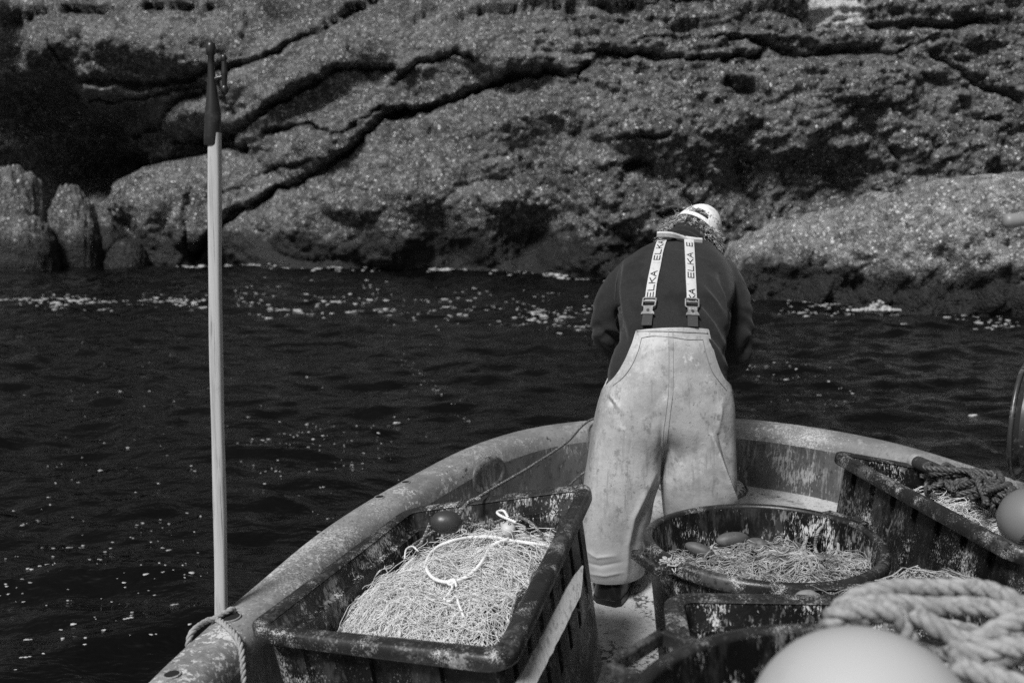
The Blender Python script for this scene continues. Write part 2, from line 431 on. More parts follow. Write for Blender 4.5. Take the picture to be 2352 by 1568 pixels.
# ---- cliff: one weathered rock face with its real cracks, ledges and caves
def cliff_base(x):
    return np.interp(x, [-40, -16, -8, -2, 2, 6, 10, 16, 40], [23, 26.3, 26.6, 25.0, 23.0, 22.0, 21.0, 20, 17])
def cliff_pt(px, py):
    d = 25.0
    for _ in range(12):
        p = at_y(px, py, d); d = cliff_base(p[0]) + .28 * (p[2] - WATER_Z)
    return p[0], p[2]
def half(pts, ox=0): return [cliff_pt(a * .5 + ox, b * .5) for a, b in pts]
cracks = [   # polyline, width m, depth m, step m (upper side stands out by this), reach m
    (half([(1010, 1060), (1100, 970), (1200, 930), (1280, 870), (1400, 840), (1500, 800), (1600, 740), (1660, 690), (1750, 590), (1800, 530), (2000, 495), (2150, 440), (2352, 370), (2500, 345), (2590, 375)]), .17, 1.3, .55, 1.0),
    (half([(1780, 560), (1850, 535), (1990, 505)]), .28, 1.2, .2, .5),
    (half([(1250, 615), (1420, 585), (1450, 578), (1560, 630), (1640, 620), (1720, 550), (1760, 515)]), .10, .7, .2, .5),
    (half([(1010, 635), (1130, 590), (1240, 545), (1330, 485), (1450, 420), (1560, 355), (1700, 325), (1810, 330)]), .16, 1.0, .4, .9),
    (half([(1840, 370), (1920, 310), (2010, 290), (2110, 265), (2190, 300)]), .13, .8, .3, .6),
    (half([(1070, 340), (1200, 300), (1350, 240), (1500, 150), (1600, 90), (1740, 30), (1850, -10)]), .15, .9, .4, .9),
    (half([(330, 370), (500, 385), (700, 400), (950, 360), (1050, 330)]), .24, 1.2, .5, .6),
    (half([(330, 450), (500, 455), (640, 450), (820, 420), (940, 400)]), .12, .7, .1, .4),
    (half([(350, 540), (430, 510), (520, 480)]), .08, .4, .1, .3),
    (half([(430, 600), (620, 560), (760, 490), (950, 420)]), .16, .9, .4, .6),
    (half([(690, 640), (850, 640), (940, 640), (1060, 615)]), .14, .8, .2, .4),
    (half([(200, 860), (300, 850), (450, 780), (600, 740), (800, 700), (950, 670), (1130, 680)]), .26, 1.5, .6, .6),
    (half([(0, 80), (130, 75), (300, 72), (560, 58), (800, 45), (1000, 36)]), .16, 1.0, .4, .7),
    (half([(295, 210), (305, 290), (320, 360)]), .07, .4, 0, .2), (half([(1150, 80), (1145, 200)]), .07, .4, 0, .2),
    (half([(840, 160), (820, 290)]), .05, .25, 0, .2), (half([(1045, 380), (1060, 480), (1100, 540)]), .13, .7, .1, .3),
    (half([(1000, 890), (1060, 880), (1120, 860)]), .08, .5, .1, .3), (half([(1200, 800), (1300, 770), (1380, 775), (1490, 750)]), .1, .6, .2, .4),
    (half([(910, 860), (905, 1060), (900, 1200)]), .1, .4, 0, .3), (half([(2000, 510), (1980, 620)]), .06, .3, 0, .3),
    (half([(900, 1200), (960, 1120), (1010, 1060)]), .15, .8, .2, .4), (half([(2150, 860), (2230, 960), (2330, 1010)]), .16, .15, .1, .5),
    # right half of the face
    (half([(0, 355), (100, 345), (200, 350), (290, 380), (330, 330)], 1176), .2, 1.0, .5, .6),
    (half([(-200, 90), (100, 70), (250, 55), (450, 40), (700, 15), (880, 0)], 1176), .15, .7, .5, .6),
    (half([(420, 270), (600, 285), (820, 295), (950, 285), (1110, 275), (1130, 240)], 1176), .17, .9, .55, .5),
    (half([(1100, 210), (1290, 265), (1400, 250), (1550, 240), (1700, 260), (1790, 225)], 1176), .17, .9, .55, .5),
    (half([(560, 210), (700, 200), (900, 195), (1100, 205), (1300, 200)], 1176), .10, .5, .3, .4),
    (half([(1600, 130), (1780, 140), (2000, 130), (2130, 105)], 1176), .2, .9, .4, .5),
    (half([(330, 1050), (230, 960), (160, 850), (150, 760), (190, 690), (260, 640), (420, 560)], 1176), .3, .28, -.25, .7),
    (half([(940, 400), (1000, 440), (1060, 430)], 1176), .3, .9, .1, .4),
    (half([(1880, 270), (2000, 340), (2100, 390), (2200, 430), (2352, 500), (2500, 540)], 1176), .16, .7, .2, .5),
    (half([(1400, 540), (1550, 610), (1700, 690), (1790, 770)], 1176), .09, .3, -.35, .9),
    (half([(450, 655), (560, 650), (640, 640)], 1176), .1, .5, .2, .3), (half([(480, 770), (580, 760), (620, 790)], 1176), .12, .5, .2, .3),
    (half([(920, 680), (1000, 720), (1090, 760)], 1176), .2, .2, .2, .4), (half([(620, 980), (700, 965), (720, 990)], 1176), .12, .5, .2, .3),
    (half([(2000, 470), (2080, 540), (2180, 560), (2230, 640)], 1176), .12, .4, .1, .4),
    (half([(1500, 520), (1660, 500), (1800, 560)], 1176), .1, .4, .2, .4), (half([(0, 690), (60, 800), (130, 860)], 1176), .3, .25, .1, .5),
]
def cav(px, py, rx, ry, rot, dep):
    x, z = cliff_pt(px, py); k = 26 / FOC; return x, z, rx * k, ry * k, math.radians(rot), dep
caves = [cav(50, 262, 120, 105, 0, 2.6), cav(200, 300, 150, 55, 12, 2.2), cav(290, 345, 190, 45, 18, 1.8), cav(140, 390, 120, 50, 0, 2.4), cav(430, 335, 110, 26, 14, 1.1),
         cav(50, 425, 120, 95, 0, 3.0), cav(175, 455, 70, 90, 0, 1.6), cav(0, 100, 60, 80, 0, .7), cav(230, 540, 90, 60, 0, 1.2), cav(1215, 545, 70, 70, 0, .7), cav(1270, 470, 40, 90, 25, .5), cav(1640, 420, 150, 60, -25, .4)]
bulges = [cav(350, 95, 260, 75, -4, -.7), cav(700, 150, 200, 70, 12, -.5), cav(410, 285, 110, 38, 12, -.6), cav(780, 300, 150, 60, 22, -.6), cav(640, 245, 90, 40, 20, -.4), cav(900, 430, 260, 150, 12, -.8),
          cav(330, 470, 190, 75, 0, -.5), cav(1420, 400, 180, 190, 0, -.9), cav(1250, 110, 250, 60, 0, -.5), cav(1650, 250, 300, 110, 0, -.5), cav(2050, 300, 260, 120, -15, -.6), cav(1150, 260, 110, 70, 15, -.4)]
def polydist(x, z, pts):
    best = np.full(x.shape, 1e9); side = np.zeros(x.shape)
    for (ax, az), (bx, bz) in zip(pts[:-1], pts[1:]):
        dx, dz = bx - ax, bz - az; l2 = dx * dx + dz * dz + 1e-9
        t = np.clip(((x - ax) * dx + (z - az) * dz) / l2, 0, 1)
        ex, ez = x - ax - t * dx, z - az - t * dz
        d = np.hypot(ex, ez)
        m = d < best
        sg = np.sign((dx * ez - dz * ex) * (1 if dx >= 0 else -1))
        side = np.where(m, sg, side); best = np.where(m, d, best)
    return best, side
def cliff_y(x, z):
    y = cliff_base(x) + .28 * (z - WATER_Z)
    wx = x + .07 * fbm(x * 1.8, z * 1.8, 3, 31) + .045 * fbm(x * 5, z * 5, 3, 32); wzz = z + .06 * fbm(x * 1.6, z * 1.6, 3, 37) + .05 * fbm(x * 4.5, z * 4.5, 3, 38)
    for pts, wd, dep, st, lam in cracks:
        x0, x1 = min(p[0] for p in pts) - 4, max(p[0] for p in pts) + 4
        m = (x > x0) & (x < x1)
        if not m.any(): continue
        d, sd_ = polydist(wx[m], wzz[m], pts)
        wv = wd * .46 * (.5 + .9 * np.abs(pn(x[m] * 1.1, z[m] * 1.1, 41)))
        y[m] += dep * (.35 + 1.1 * np.abs(pn(x[m] * .8 + 3, z[m] * .8, 43))) * np.exp(-(d / wv) ** 2) - st * .42 * np.where(sd_ > 0, 1, -.35) * np.exp(-d / lam) * np.clip(d / wd, 0, 1)
    for lst in (caves, bulges):
        for cx, cz, rx, rz, ro, dep in lst:
            dx, dz = wx - cx, wzz - cz
            u, v = dx * math.cos(ro) + dz * math.sin(ro), -dx * math.sin(ro) + dz * math.cos(ro)
            y += dep * (1.3 if dep > 0 else 1.5) * np.exp(-((u / rx) ** 2 + (v / rz) ** 2) ** 1.5)
    right = smooth(-1.5, 2.5, x)
    y += -.55 * fbm(x * .22, z * .3, 3, 5) - .22 * fbm(x * .8 + .3 * z, z * .95, 4, 9) * (.5 + .6 * right)
    y += -.10 * np.abs(fbm(x * 2.2, z * 3.0, 3, 15)) * (.6 + .8 * right) - .05 * fbm(x * 5, z * 5.5, 3, 21) * (.45 + .95 * right)
    y += -.55 * np.abs(pn(wx * .42, wzz * .55 + .12 * wx, 83)) ** .6 - .26 * np.abs(pn(wx * 1.0, wzz * 1.25, 87)) ** .6 * (.35 + .65 * right)
    st = fbm(x * .5, z * 3.4, 3, 27)
    y += .20 * right * smooth(3.0, 4.6, z) * st - (.018 + .04 * right) * pn(x * 12, z * 12, 51) - (.012 + .025 * right) * np.abs(pn(x * 7 + .5 * z, z * 7, 57))
    # below the tide line the rock is undercut a little and knobbly
    return y
cxs = spread(-15.2, 12.5, .05, 60, 1.16)
czs = np.concatenate([np.arange(-1.6, -.6, .2), np.arange(-.6, 5.6, .045), np.arange(5.6, 8, .15), np.arange(8, 18.5, .5)])
X, Z = np.meshgrid(cxs, czs, indexing='ij')
CY = cliff_y(X.ravel(), Z.ravel()).reshape(X.shape)
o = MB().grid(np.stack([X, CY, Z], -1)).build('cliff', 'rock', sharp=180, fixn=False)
if sum(p.normal.y for p in o.data.polygons[:4000]) > 0: o.data.flip_normals()
tag(o, None, None, kind='structure')
# white stain of bird droppings on the upper right of the cliff lies in the rock itself
nt = M['rock'].node_tree; N, L = nt.nodes, nt.links
bs = N['Principled BSDF']; old = bs.inputs['Base Color'].links[0].from_socket
geo = N.new('ShaderNodeNewGeometry'); sx = N.new('ShaderNodeSeparateXYZ'); L.new(geo.outputs['Position'], sx.inputs[0])
def band(sock, c, half_w, soft):
    a = N.new('ShaderNodeMath'); a.operation = 'SUBTRACT'; L.new(sock, a.inputs[0]); a.inputs[1].default_value = c
    b = N.new('ShaderNodeMath'); b.operation = 'ABSOLUTE'; L.new(a.outputs[0], b.inputs[0])
    r = N.new('ShaderNodeMapRange'); r.interpolation_type = 'SMOOTHSTEP'; L.new(b.outputs[0], r.inputs[0])
    r.inputs[1].default_value = half_w; r.inputs[2].default_value = half_w + soft; r.inputs[3].default_value = 1; r.inputs[4].default_value = 0
    return r.outputs[0]
nz = N.new('ShaderNodeTexNoise'); nz.inputs['Scale'].default_value = 1; nz.inputs['Detail'].default_value = 6
mp = N.new('ShaderNodeMapping'); mp.inputs['Scale'].default_value = (9, 9, 1.6); L.new(geo.outputs['Position'], mp.inputs[0]); L.new(mp.outputs[0], nz.inputs['Vector'])
gxx, gzz = cliff_pt(1905, 10)
prod = None
for sck in (band(sx.outputs[0], gxx, .45, .35), band(sx.outputs[2], gzz + .4, .75, .6)):
    if prod is None: prod = sck
    else:
        mm = N.new('ShaderNodeMath'); mm.operation = 'MULTIPLY'; L.new(prod, mm.inputs[0]); L.new(sck, mm.inputs[1]); prod = mm.outputs[0]
mm = N.new('ShaderNodeMath'); mm.operation = 'MULTIPLY_ADD'; L.new(prod, mm.inputs[0]); mm.inputs[1].default_value = .55; L.new(nz.outputs['Fac'], mm.inputs[2])
r = N.new('ShaderNodeMapRange'); L.new(mm.outputs[0], r.inputs[0]); r.inputs[1].default_value = .78; r.inputs[2].default_value = 1.0
mx = N.new('ShaderNodeMix'); mx.data_type = 'RGBA'; L.new(r.outputs[0], mx.inputs[0]); L.new(old, mx.inputs[6]); mx.inputs[7].default_value = (.55, .55, .55, 1)
L.new(mx.outputs[2], bs.inputs['Base Color'])

# ---- boulders at the foot of the cliff
def boulder(px0, px1, ptop, d, seed, label, depth=.9):
    l, r_ = at_y(px0, 600, d), at_y(px1, 600, d)
    top = at_y((px0 + px1) / 2, ptop, d)[2]
    c = np.array([(l[0] + r_[0]) / 2, d + .3, WATER_Z - .25]); rx, rz = (r_[0] - l[0]) / 2, top - WATER_Z + .25
    a = np.linspace(0, 2 * np.pi, 120, endpoint=False); b = np.linspace(.01, np.pi * .62, 80)
    A, B = np.meshgrid(a, b, indexing='xy')
    def se(t, e): return np.sign(t) * np.abs(t) ** e
    P = np.stack([se(np.sin(B), .8) * se(np.cos(A), .95), se(np.sin(B), .8) * se(np.sin(A), .95), se(np.cos(B), .72)], -1)
    nzv = 1 + .075 * fbm(P[..., 0] * 1.2 + seed, P[..., 2] * 1.4 + P[..., 1], 3, seed) + .035 * fbm(P[..., 0] * 6 + P[..., 1] * 4, P[..., 2] * 6, 3, seed + 2)
    P = P * nzv[..., None] * np.array([rx, rx * depth, rz]) + c
    mb = MB().grid(P, cv=True); mb.f.append(tuple(range(119, -1, -1)))
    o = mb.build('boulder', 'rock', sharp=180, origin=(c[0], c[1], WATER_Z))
    tag(o, label, 'boulder', 'boulders at the foot of the cliff')
boulder(-120, 112, 385, 25.2, 3, 'tallest rounded boulder at the far left foot of the cliff, below the dark cave')
boulder(92, 226, 432, 25.6, 5, 'upright egg-shaped boulder standing right of the tallest boulder by the dark cave')
boulder(-60, 120, 490, 24.6, 9, 'squat grey boulder in front of the tallest boulder at the waterline')
boulder(232, 332, 556, 25.4, 12, 'smallest flat boulder, barely above the water beside the egg-shaped boulder', 1.2)

# ---- pale outcrop on the right, nearer than the cliff
tx = np.array([3.4, 4.05, 4.2, 4.44, 4.47, 4.71, 4.91, 5.38, 5.79, 6.18, 6.32, 6.5, 6.78, 7.04, 7.49, 8.16, 9.5, 12, 16])
tz = np.array([-.8, .0, .5, .56, .68, .76, 1.03, 1.12, 1.18, 1.24, 1.46, 1.54, 1.5, 1.64, 1.75, 1.81, 1.9, 1.7, 1.2])
ox = np.concatenate([np.arange(3.4, 9.5, .04), np.arange(9.5, 16, .2)])
oa = np.linspace(0, 1, 90)
X, A = np.meshgrid(ox, oa, indexing='ij')
top = np.interp(ox, tx, tz) + .05 * fbm(ox * 3, ox * 0, 3, 8)
top = top[:, None]
yb = 18.6 - (X - 4) * .62
th = A * np.pi * .80
rad_y = 1.1 * np.clip((top + .9) / 1.8, .1, 1.2)
Yo = yb + .6 - rad_y * np.sign(np.cos(th)) * np.abs(np.cos(th)) ** .6
Zo = -.95 + (top + .95) * np.sin(np.clip(th, 0, np.pi / 2)) ** .62
back = th > np.pi / 2
Zo = np.where(back, -.95 + (top + .95) * np.abs(np.sin(th)) ** .9, Zo)
nzv = .24 * fbm(X * 1.3, Zo * 1.4, 4, 61) + .20 * np.abs(fbm(X * 2.6, Zo * 3.0, 3, 67)) + .05 * fbm(X * 9, Zo * 9, 2, 71)
Yo = Yo - nzv * np.abs(np.cos(th)) - .2 * np.abs(fbm(X * .9, Zo * 1.6 + .3 * X, 2, 72)) * np.abs(np.cos(th)); Zo = Zo + nzv * .5 * np.sin(th)
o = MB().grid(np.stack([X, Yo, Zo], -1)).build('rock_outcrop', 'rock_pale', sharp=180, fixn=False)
if sum(p.normal.z for p in o.data.polygons) < 0: o.data.flip_normals()
tag(o, 'pale speckled rock outcrop with a dark tide line, right behind the fisherman', 'rock')

# ---- foam: streaks, bubbles and surf, floating on the water
fm = MB()
fr = np.random.default_rng(11)
def fleck(x, y, r, k=1.0, hgt=.18):
    n = 9; a = np.linspace(0, 2 * np.pi, n, endpoint=False); j = fr.uniform(.6, 1.25, n) * r
    el = fr.uniform(1.0, 1.9) * k; ro = fr.normal(0, .25)
    px, py = np.cos(a) * j * el, np.sin(a) * j * .8
    X_, Y_ = x + px * math.cos(ro) - py * math.sin(ro), y + px * math.sin(ro) + py * math.cos(ro)
    z0 = float(wave(np.array([x]), np.array([y]))[0])
    h = min(r * hgt, .03)
    V = np.concatenate([np.stack([X_, Y_, np.full(n, z0 - .012)], -1), np.stack([x + (X_ - x) * .75, y + (Y_ - y) * .75, np.full(n, z0 + h * .7)], -1), [[x, y, z0 + h]]])
    fm.add(V, [(i, (i + 1) % n, n + (i + 1) % n, n + i) for i in range(n)] + [(n + i, n + (i + 1) % n, 2 * n) for i in range(n)])
def band_foam(n, px0, px1, pyf, spread_px, rlo, rhi, k=1.6, thr=-.1, f=.9):
    c = 0
    while c < n:
        px = fr.uniform(px0, px1); py = pyf(px) + fr.normal(0, 1) * spread_px
        if py < 600: continue
        q = at_z(px, py, WATER_Z)
        c += 1
        if pn(q[0] * f, q[1] * f * 1.7, 77) + .45 * pn(q[0] * f * 4, q[1] * f * 5, 78) < thr: continue
        fleck(q[0], q[1], fr.uniform(rlo, rhi) * (.5 + fr.random() ** 3), k)
band_foam(1000, 0, 480, lambda x: 692 + .01 * x, 7, .008, .034)
band_foam(600, 540, 1390, lambda x: 668 + .05 * (x - 540), 20, .008, .034)
band_foam(520, 540, 1300, lambda x: 705 + .03 * (x - 540), 8, .008, .034)
band_foam(300, 1000, 1380, lambda x: 718 + .08 * (x - 1000), 14, .006, .022)
band_foam(260, 1700, 2352, lambda x: 712 + .045 * (x - 1700), 8, .008, .03)
band_foam(130, 1690, 1960, lambda x: 850 + .22 * (x - 1690), 22, .005, .016, 1.2, .0)
band_foam(90, 540, 800, lambda x: 985, 16, .005, .012, 1.2, .0)
band_foam(260, 0, 1000, lambda x: 900 + 100 * math.sin(x * .01), 130, .004, .012, 1.2, .05, 1.3)
band_foam(420, 0, 480, lambda x: 1330, 150, .003, .011, 1.3, .0, 2.2)
band_foam(140, 520, 900, lambda x: 1110 - .1 * x, 60, .003, .009, 1.3, .0, 2.2)
for px, py, r_ in [(62, 1466, .017), (300, 1448, .012), (60, 1520, .012), (400, 1412, .012), (2240, 960, .035), (2225, 952, .018), (2130, 955, .018), (2290, 748, .03)]:
    q = at_z(px, py, WATER_Z)
    for _ in range(5): fleck(q[0] + fr.normal(0, r_ * .7), q[1] + fr.normal(0, r_ * .4), r_ * fr.uniform(.4, .8))
for _ in range(130):                                        # trail of the line being hauled
    t = fr.random(); px, py = 920 + 160 * t + fr.normal(0, 5), 822 + 150 * t ** 1.2 + fr.normal(0, 6); q = at_z(px, py, WATER_Z); fleck(q[0], q[1], fr.uniform(.002, .007))
# surf along the foot of the rocks
for _ in range(1100):
    x = fr.uniform(-14.5, 3.6)
    y = float(cliff_y(np.array([x]), np.array([WATER_Z + .02]))[0]) - abs(fr.normal(0, .28)) - .02
    if pn(np.array([x * .7]), np.array([3.3]), 5)[0] < .12 and fr.random() < .9: continue
    fleck(x, y, fr.uniform(.008, .034), 1.7, .5)
for x0, y0, n, s_ in [(-6.2, 26.0, 240, .5), (6.05, 16.35, 160, .12)]:
    for _ in range(n):
        x = x0 + fr.normal(0, s_ * 1.6); y = y0 - abs(fr.normal(0, s_ * .4)); r_ = fr.uniform(.012, .035)
        z = WATER_Z + abs(fr.normal(0, .06)) * math.exp(-((x - x0) / (s_ * 1.6)) ** 2)
        fm.ellipsoid((x, y, z), (r_ * 1.3, r_, r_ * .8), nu=8, nv=6)
for _ in range(260):
    x = fr.uniform(4.0, 9.5); fleck(x, 18.6 - (x - 4) * .62 - .62 - abs(fr.normal(0, .25)), fr.uniform(.006, .022), 1.6)
o = fm.build('foam', 'foam', sharp=180)
tag(o, None, None, kind='stuff')

# ================================================================== THE BOAT
def deck_z(y): return .22 * smooth(2.9, 4.3, y)
gpts = [(-.82, -3.2, .42), (-.90, -1.5, .40), (-.945, .3, .385), (-.93, 1.4, .385), (-.879, 2.226, .39), (-.865, 2.323, .39), (-.806, 2.637, .396), (-.747, 2.855, .406), (-.679, 3.11, .421), (-.588, 3.345, .437),
        (-.477, 3.573, .454), (-.349, 3.815, .47), (-.203, 4.069, .485), (-.036, 4.276, .494), (.145, 4.432, .498), (.391, 4.535, .5), (.561, 4.58, .5), (.729, 4.603, .5), (.873, 4.603, .5), (1.032, 4.575, .5), (1.18, 4.514, .5),
        (1.306, 4.432, .498), (1.408, 4.37, .497), (1.515, 4.276, .494), (1.6, 4.195, .491), (1.678, 4.1, .487), (1.747, 3.999, .481), (1.811, 3.888, .475), (1.88, 3.76, .467), (1.947, 3.664, .46),
        (2.13, 3.3, .437), (2.3, 2.85, .406), (2.41, 2.35, .39), (2.49, 1.4, .385), (2.51, .3, .385), (2.46, -1.5, .40), (2.38, -3.2, .42)]
GP = curve(gpts, 220)
for _ in range(3): GP[1:-1] = .25 * GP[:-2] + .5 * GP[1:-1] + .25 * GP[2:]
tg = np.gradient(GP, axis=0); tg[:, 2] = 0; tg /= np.linalg.norm(tg, axis=1, keepdims=True)
nin = np.stack([tg[:, 1], -tg[:, 0], 0 * tg[:, 0]], -1)            # inboard
def sweep(prof):
    return np.stack([GP + nin * a + np.array([0, 0, b]) for a, b in prof], 1)
boat = thing('fishing_boat', (.8, 1.5, 0), 'open fishing boat with worn pale gunwale curving round its bow', 'boat')
hull_p = [(.42, -1.15), (.22, -.8), (.07, -.4), (.015, -.15), (-.004, -.055)]
a = np.linspace(0, 1, 7)
gun_p = [(-.004, -.055), (-.006, -.03), (-.002, -.012), (.010, -.002), (.03, .002), (.055, .003), (.08, .002), (.10, -.002), (.118, -.010), (.131, -.024), (.139, -.042), (.144, -.065)]
MB().grid(sweep(hull_p)).build('hull', 'hull', boat)
gun_me = MB().grid(sweep(gun_p))
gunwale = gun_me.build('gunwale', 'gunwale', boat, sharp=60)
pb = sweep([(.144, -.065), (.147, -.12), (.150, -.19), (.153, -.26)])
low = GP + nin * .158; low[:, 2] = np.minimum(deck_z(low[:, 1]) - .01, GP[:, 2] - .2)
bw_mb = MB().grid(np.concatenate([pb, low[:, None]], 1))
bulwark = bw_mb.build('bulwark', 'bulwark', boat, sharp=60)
inn = GP + nin * .150
nh = 110
lft, rgt = inn[:nh], inn[::-1][:nh]
tt = np.linspace(0, 1, 28)[None, :, None]
D = lft[:, None] * (1 - tt) + rgt[:, None] * tt
D[..., 2] = deck_z(D[..., 1])
MB().grid(D).build('deck', 'deck', boat, sharp=180)
tr = [GP[0], GP[-1]]
mb = MB(); mb.box(((GP[0][0] + GP[-1][0]) / 2, -3.2, -.2), GP[-1][0] - GP[0][0] - .02, .08, 1.3); mb.build('transom', 'hull', boat)
gb, bb = bvh_of(gunwale.data), bvh_of(bulwark.data)
def frame_of(n, up=(0, 0, 1)):
    n = np.asarray(n) / np.linalg.norm(n); u = np.cross(up, n); u /= np.linalg.norm(u); v = np.cross(n, u)
    return u, v, n
# oval hand hole in the port bulwark
loc, nr = sight(bb, 1122, 1090)
u, v, n_ = frame_of(nr)
a = np.linspace(0, 2 * np.pi, 40, endpoint=False)
oval = loc + n_ * .004 + np.outer(np.cos(a) * .105, u) + np.outer(np.sin(a) * .058, v)
MB().tube(oval - n_ * .008, .016, 10, closed=True).build('hole_rim', 'bulwark', boat, sharp=180)
rings = [loc + n_ * h + np.outer(np.cos(a) * .103 * k, u) + np.outer(np.sin(a) * .056 * k, v) for k, h in ((1, .006), (.93, .003), (.6, .0025), (.05, .0025))]
mb = MB().grid(np.array(rings), cv=True); mb.f.append(tuple(range(mb.n - 40, mb.n))); mb.build('hole_cover', 'bulwark', boat, sharp=180)
for px, py, rr in [(932, 1108, .016), (872, 1142, .017), (395, 1549, .020), (527, 1417, .030)]:
    loc, nr = sight(gb, px, py)
    if loc is None: continue
    u, v, n_ = frame_of(nr, (0, 1, 0)); a = np.linspace(0, 2 * np.pi, 20, endpoint=False)
    ring = loc + n_ * .001 + np.outer(np.cos(a) * rr, u) + np.outer(np.sin(a) * rr, v)
    mb = MB().tube(ring, .003, 6, closed=True).build('hole_edge', 'gunwale', boat, sharp=180)
    mb = MB().add(loc + n_ * .003 + (ring - loc - n_ * .001) * .95, [tuple(range(20))]); mb.build('bolt_hole_shade', 'hole', boat)  # flat dark disc paints the shade of the hole; nothing is cut
# round flaking hatch on the foredeck
hc = at_z(1612, 1150, .16)
mb = MB(); a = np.linspace(0, 2 * np.pi, 64, endpoint=False)
prof = [(.01, .024), (.165, .024), (.183, .021), (.187, .012), (.19, -.03)]
slope = (deck_z(hc[1] + .1) - deck_z(hc[1] - .1)) / .2
mb.grid(np.array([[(hc[0] + r_ * math.cos(t), hc[1] + r_ * math.sin(t), deck_z(hc[1]) + slope * r_ * math.sin(t) + h) for t in a] for r_, h in prof]), cv=True); mb.f.append(tuple(range(64)))
mb.build('hatch', 'hatch', boat, sharp=60)
ra = [(hc[0] + .198 * math.cos(t), hc[1] + .198 * math.sin(t), deck_z(hc[1]) + slope * .198 * math.sin(t) + .004) for t in a]
MB().tube(ra, .004, 6, closed=True).build('hatch_gasket', 'bulwark', boat, sharp=180)

# ================================================================== BOAT HOOK and its lashing
hk0, hk1 = np.array([-.818, 2.63, .20]), np.array([-.779, 2.655, 1.70])
ax = (hk1 - hk0) / np.linalg.norm(hk1 - hk0)
hook = thing('boat_hook', tuple(hk0), 'tall pale wooden boat hook standing upright at the left gunwale', 'boat hook')
u = np.array([1, 0, 0]) - ax * ax[0]; u /= np.linalg.norm(u); v = np.cross(ax, u)
a = np.linspace(0, 2 * np.pi, 24, endpoint=False)
ca, sa = np.cos(a), np.sin(a); sq = lambda t: np.sign(t) * np.abs(t) ** .55
rings = []
for t in np.linspace(0, 1, 30):
    c_ = hk0 + (hk1 - hk0) * t + u * .0025 * math.sin(t * 7) ; k = 1 + .03 * math.sin(t * 23)
    rings.append(c_ + np.outer(sq(ca) * .0165 * k, u) + np.outer(sq(sa) * .0165 * k, v))
MB().loft(rings).build('shaft', 'wood', hook, sharp=50)
def hp(px, py, off=0): return at_y(px, py, 2.655 + off)
mb = MB()
rings = []
for py, px, r_ in [(334, 487, .0195), (330, 487, .021), (300, 488, .0215), (262, 489, .0205), (235, 488, .017), (205, 487, .013), (178, 486, .010), (150, 485, .0085), (128, 484, .008), (124, 484, .0115), (118, 484, .0125), (106, 484, .0125), (99, 484, .010), (95, 484, .003)]:
    c_ = hp(px, py); rings.append(c_ + np.outer(ca * r_, [1, 0, 0]) + np.outer(sa * r_, [0, 1, 0]))
mb.loft(rings)
# side hook: a bridge out to a fork with knobs at both ends
mb.tube(curve([hp(486, 190), hp(496, 181), hp(507, 178), hp(514, 176)], 14), [.006] * 14, 10)
mb.tube(curve([hp(514, 138), hp(515, 160), hp(515, 180), hp(516, 200)], 20), np.interp(np.linspace(0, 1, 20), [0, .5, 1], [.0055, .009, .0055]), 12)
mb.ellipsoid(hp(514, 134), (.0085, .0085, .011)); mb.ellipsoid(hp(516, 206), (.0095, .0095, .013))
mb.build('hook_head', 'hook', hook, sharp=60)
mb = MB()
def on_gun(px, py):
    l_, n_ = sight(gb, px, py); return (l_, n_) if l_ is not None else (at_z(px, py, .392), np.array([0, 0, 1.0]))
p = [on_gun(*q)[0] for q in [(446, 1462), (470, 1438), (495, 1426), (515, 1418)]]
up = np.array([0, 0, .012])
path = [p[0] + np.array([-.02, 0, -.10]), p[0] + np.array([-.012, 0, 0]), p[1] + up, p[2] + up + np.array([0, -.012, 0]), p[3] + up, p[3] + np.array([.02, .02, .015]), p[3] + np.array([.012, .035, -.03])]
twisted(mb, curve(path, 50), .0085, .05)
q = []
for pt in [(500, 1428), (515, 1440), (535, 1462), (548, 1490)]:
    l_, n_ = on_gun(*pt); q.append(l_ + n_ * .009)
q += [q[-1] + np.array([.012, -.03, -.06]), q[-1] + np.array([.018, -.05, -.13]), q[-1] + np.array([.02, -.06, -.24]), q[-1] + np.array([.02, -.06, -.38])]
twisted(mb, curve(q, 60), .0085, .05)
o = mb.build('lashing_rope', 'rope', sharp=180); tag(o, 'twisted grey rope tied over the gunwale at the foot of the boat hook', 'rope')

# ================================================================== FISH CRATES
def rr_path(W, Ln, r, nL, nS, nw=.030):
    """rounded rectangle, anticlockwise: x, y, nx, ny, notch flag"""
    out = []
    def side(p0, p1, nrm, n, wid):
        p0, p1 = np.array(p0), np.array(p1); Ls = np.linalg.norm(p1 - p0)
        ts = [(0, 0), (1, 0)]
        for k in range(n):
            c_ = (k + .5) / n; h = wid / 2 / Ls
            ts += [(c_ - h - .002 / Ls, 0), (c_ - h, 1), (c_ + h, 1), (c_ + h + .002 / Ls, 0)]
        for t, f in sorted(ts): out.append((*(p0 + (p1 - p0) * t), *nrm, f))
    def arc(cx_, cy_, a0):
        for k in range(1, 6):
            a_ = a0 + math.pi / 2 * k / 6; out.append((cx_ + r * math.cos(a_), cy_ + r * math.sin(a_), math.cos(a_), math.sin(a_), 0))
    side((r, 0), (W - r, 0), (0, -1), nS, nw * 1.6); arc(W - r, r, -math.pi / 2)
    side((W, r), (W, Ln - r), (1, 0), nL, nw); arc(W - r, Ln - r, 0)
    side((W - r, Ln), (r, Ln), (0, 1), nS, nw * 1.6); arc(r, Ln - r, math.pi / 2)
    side((0, Ln - r), (0, r), (-1, 0), nL, nw); arc(r, r, math.pi)
    return np.array(out)
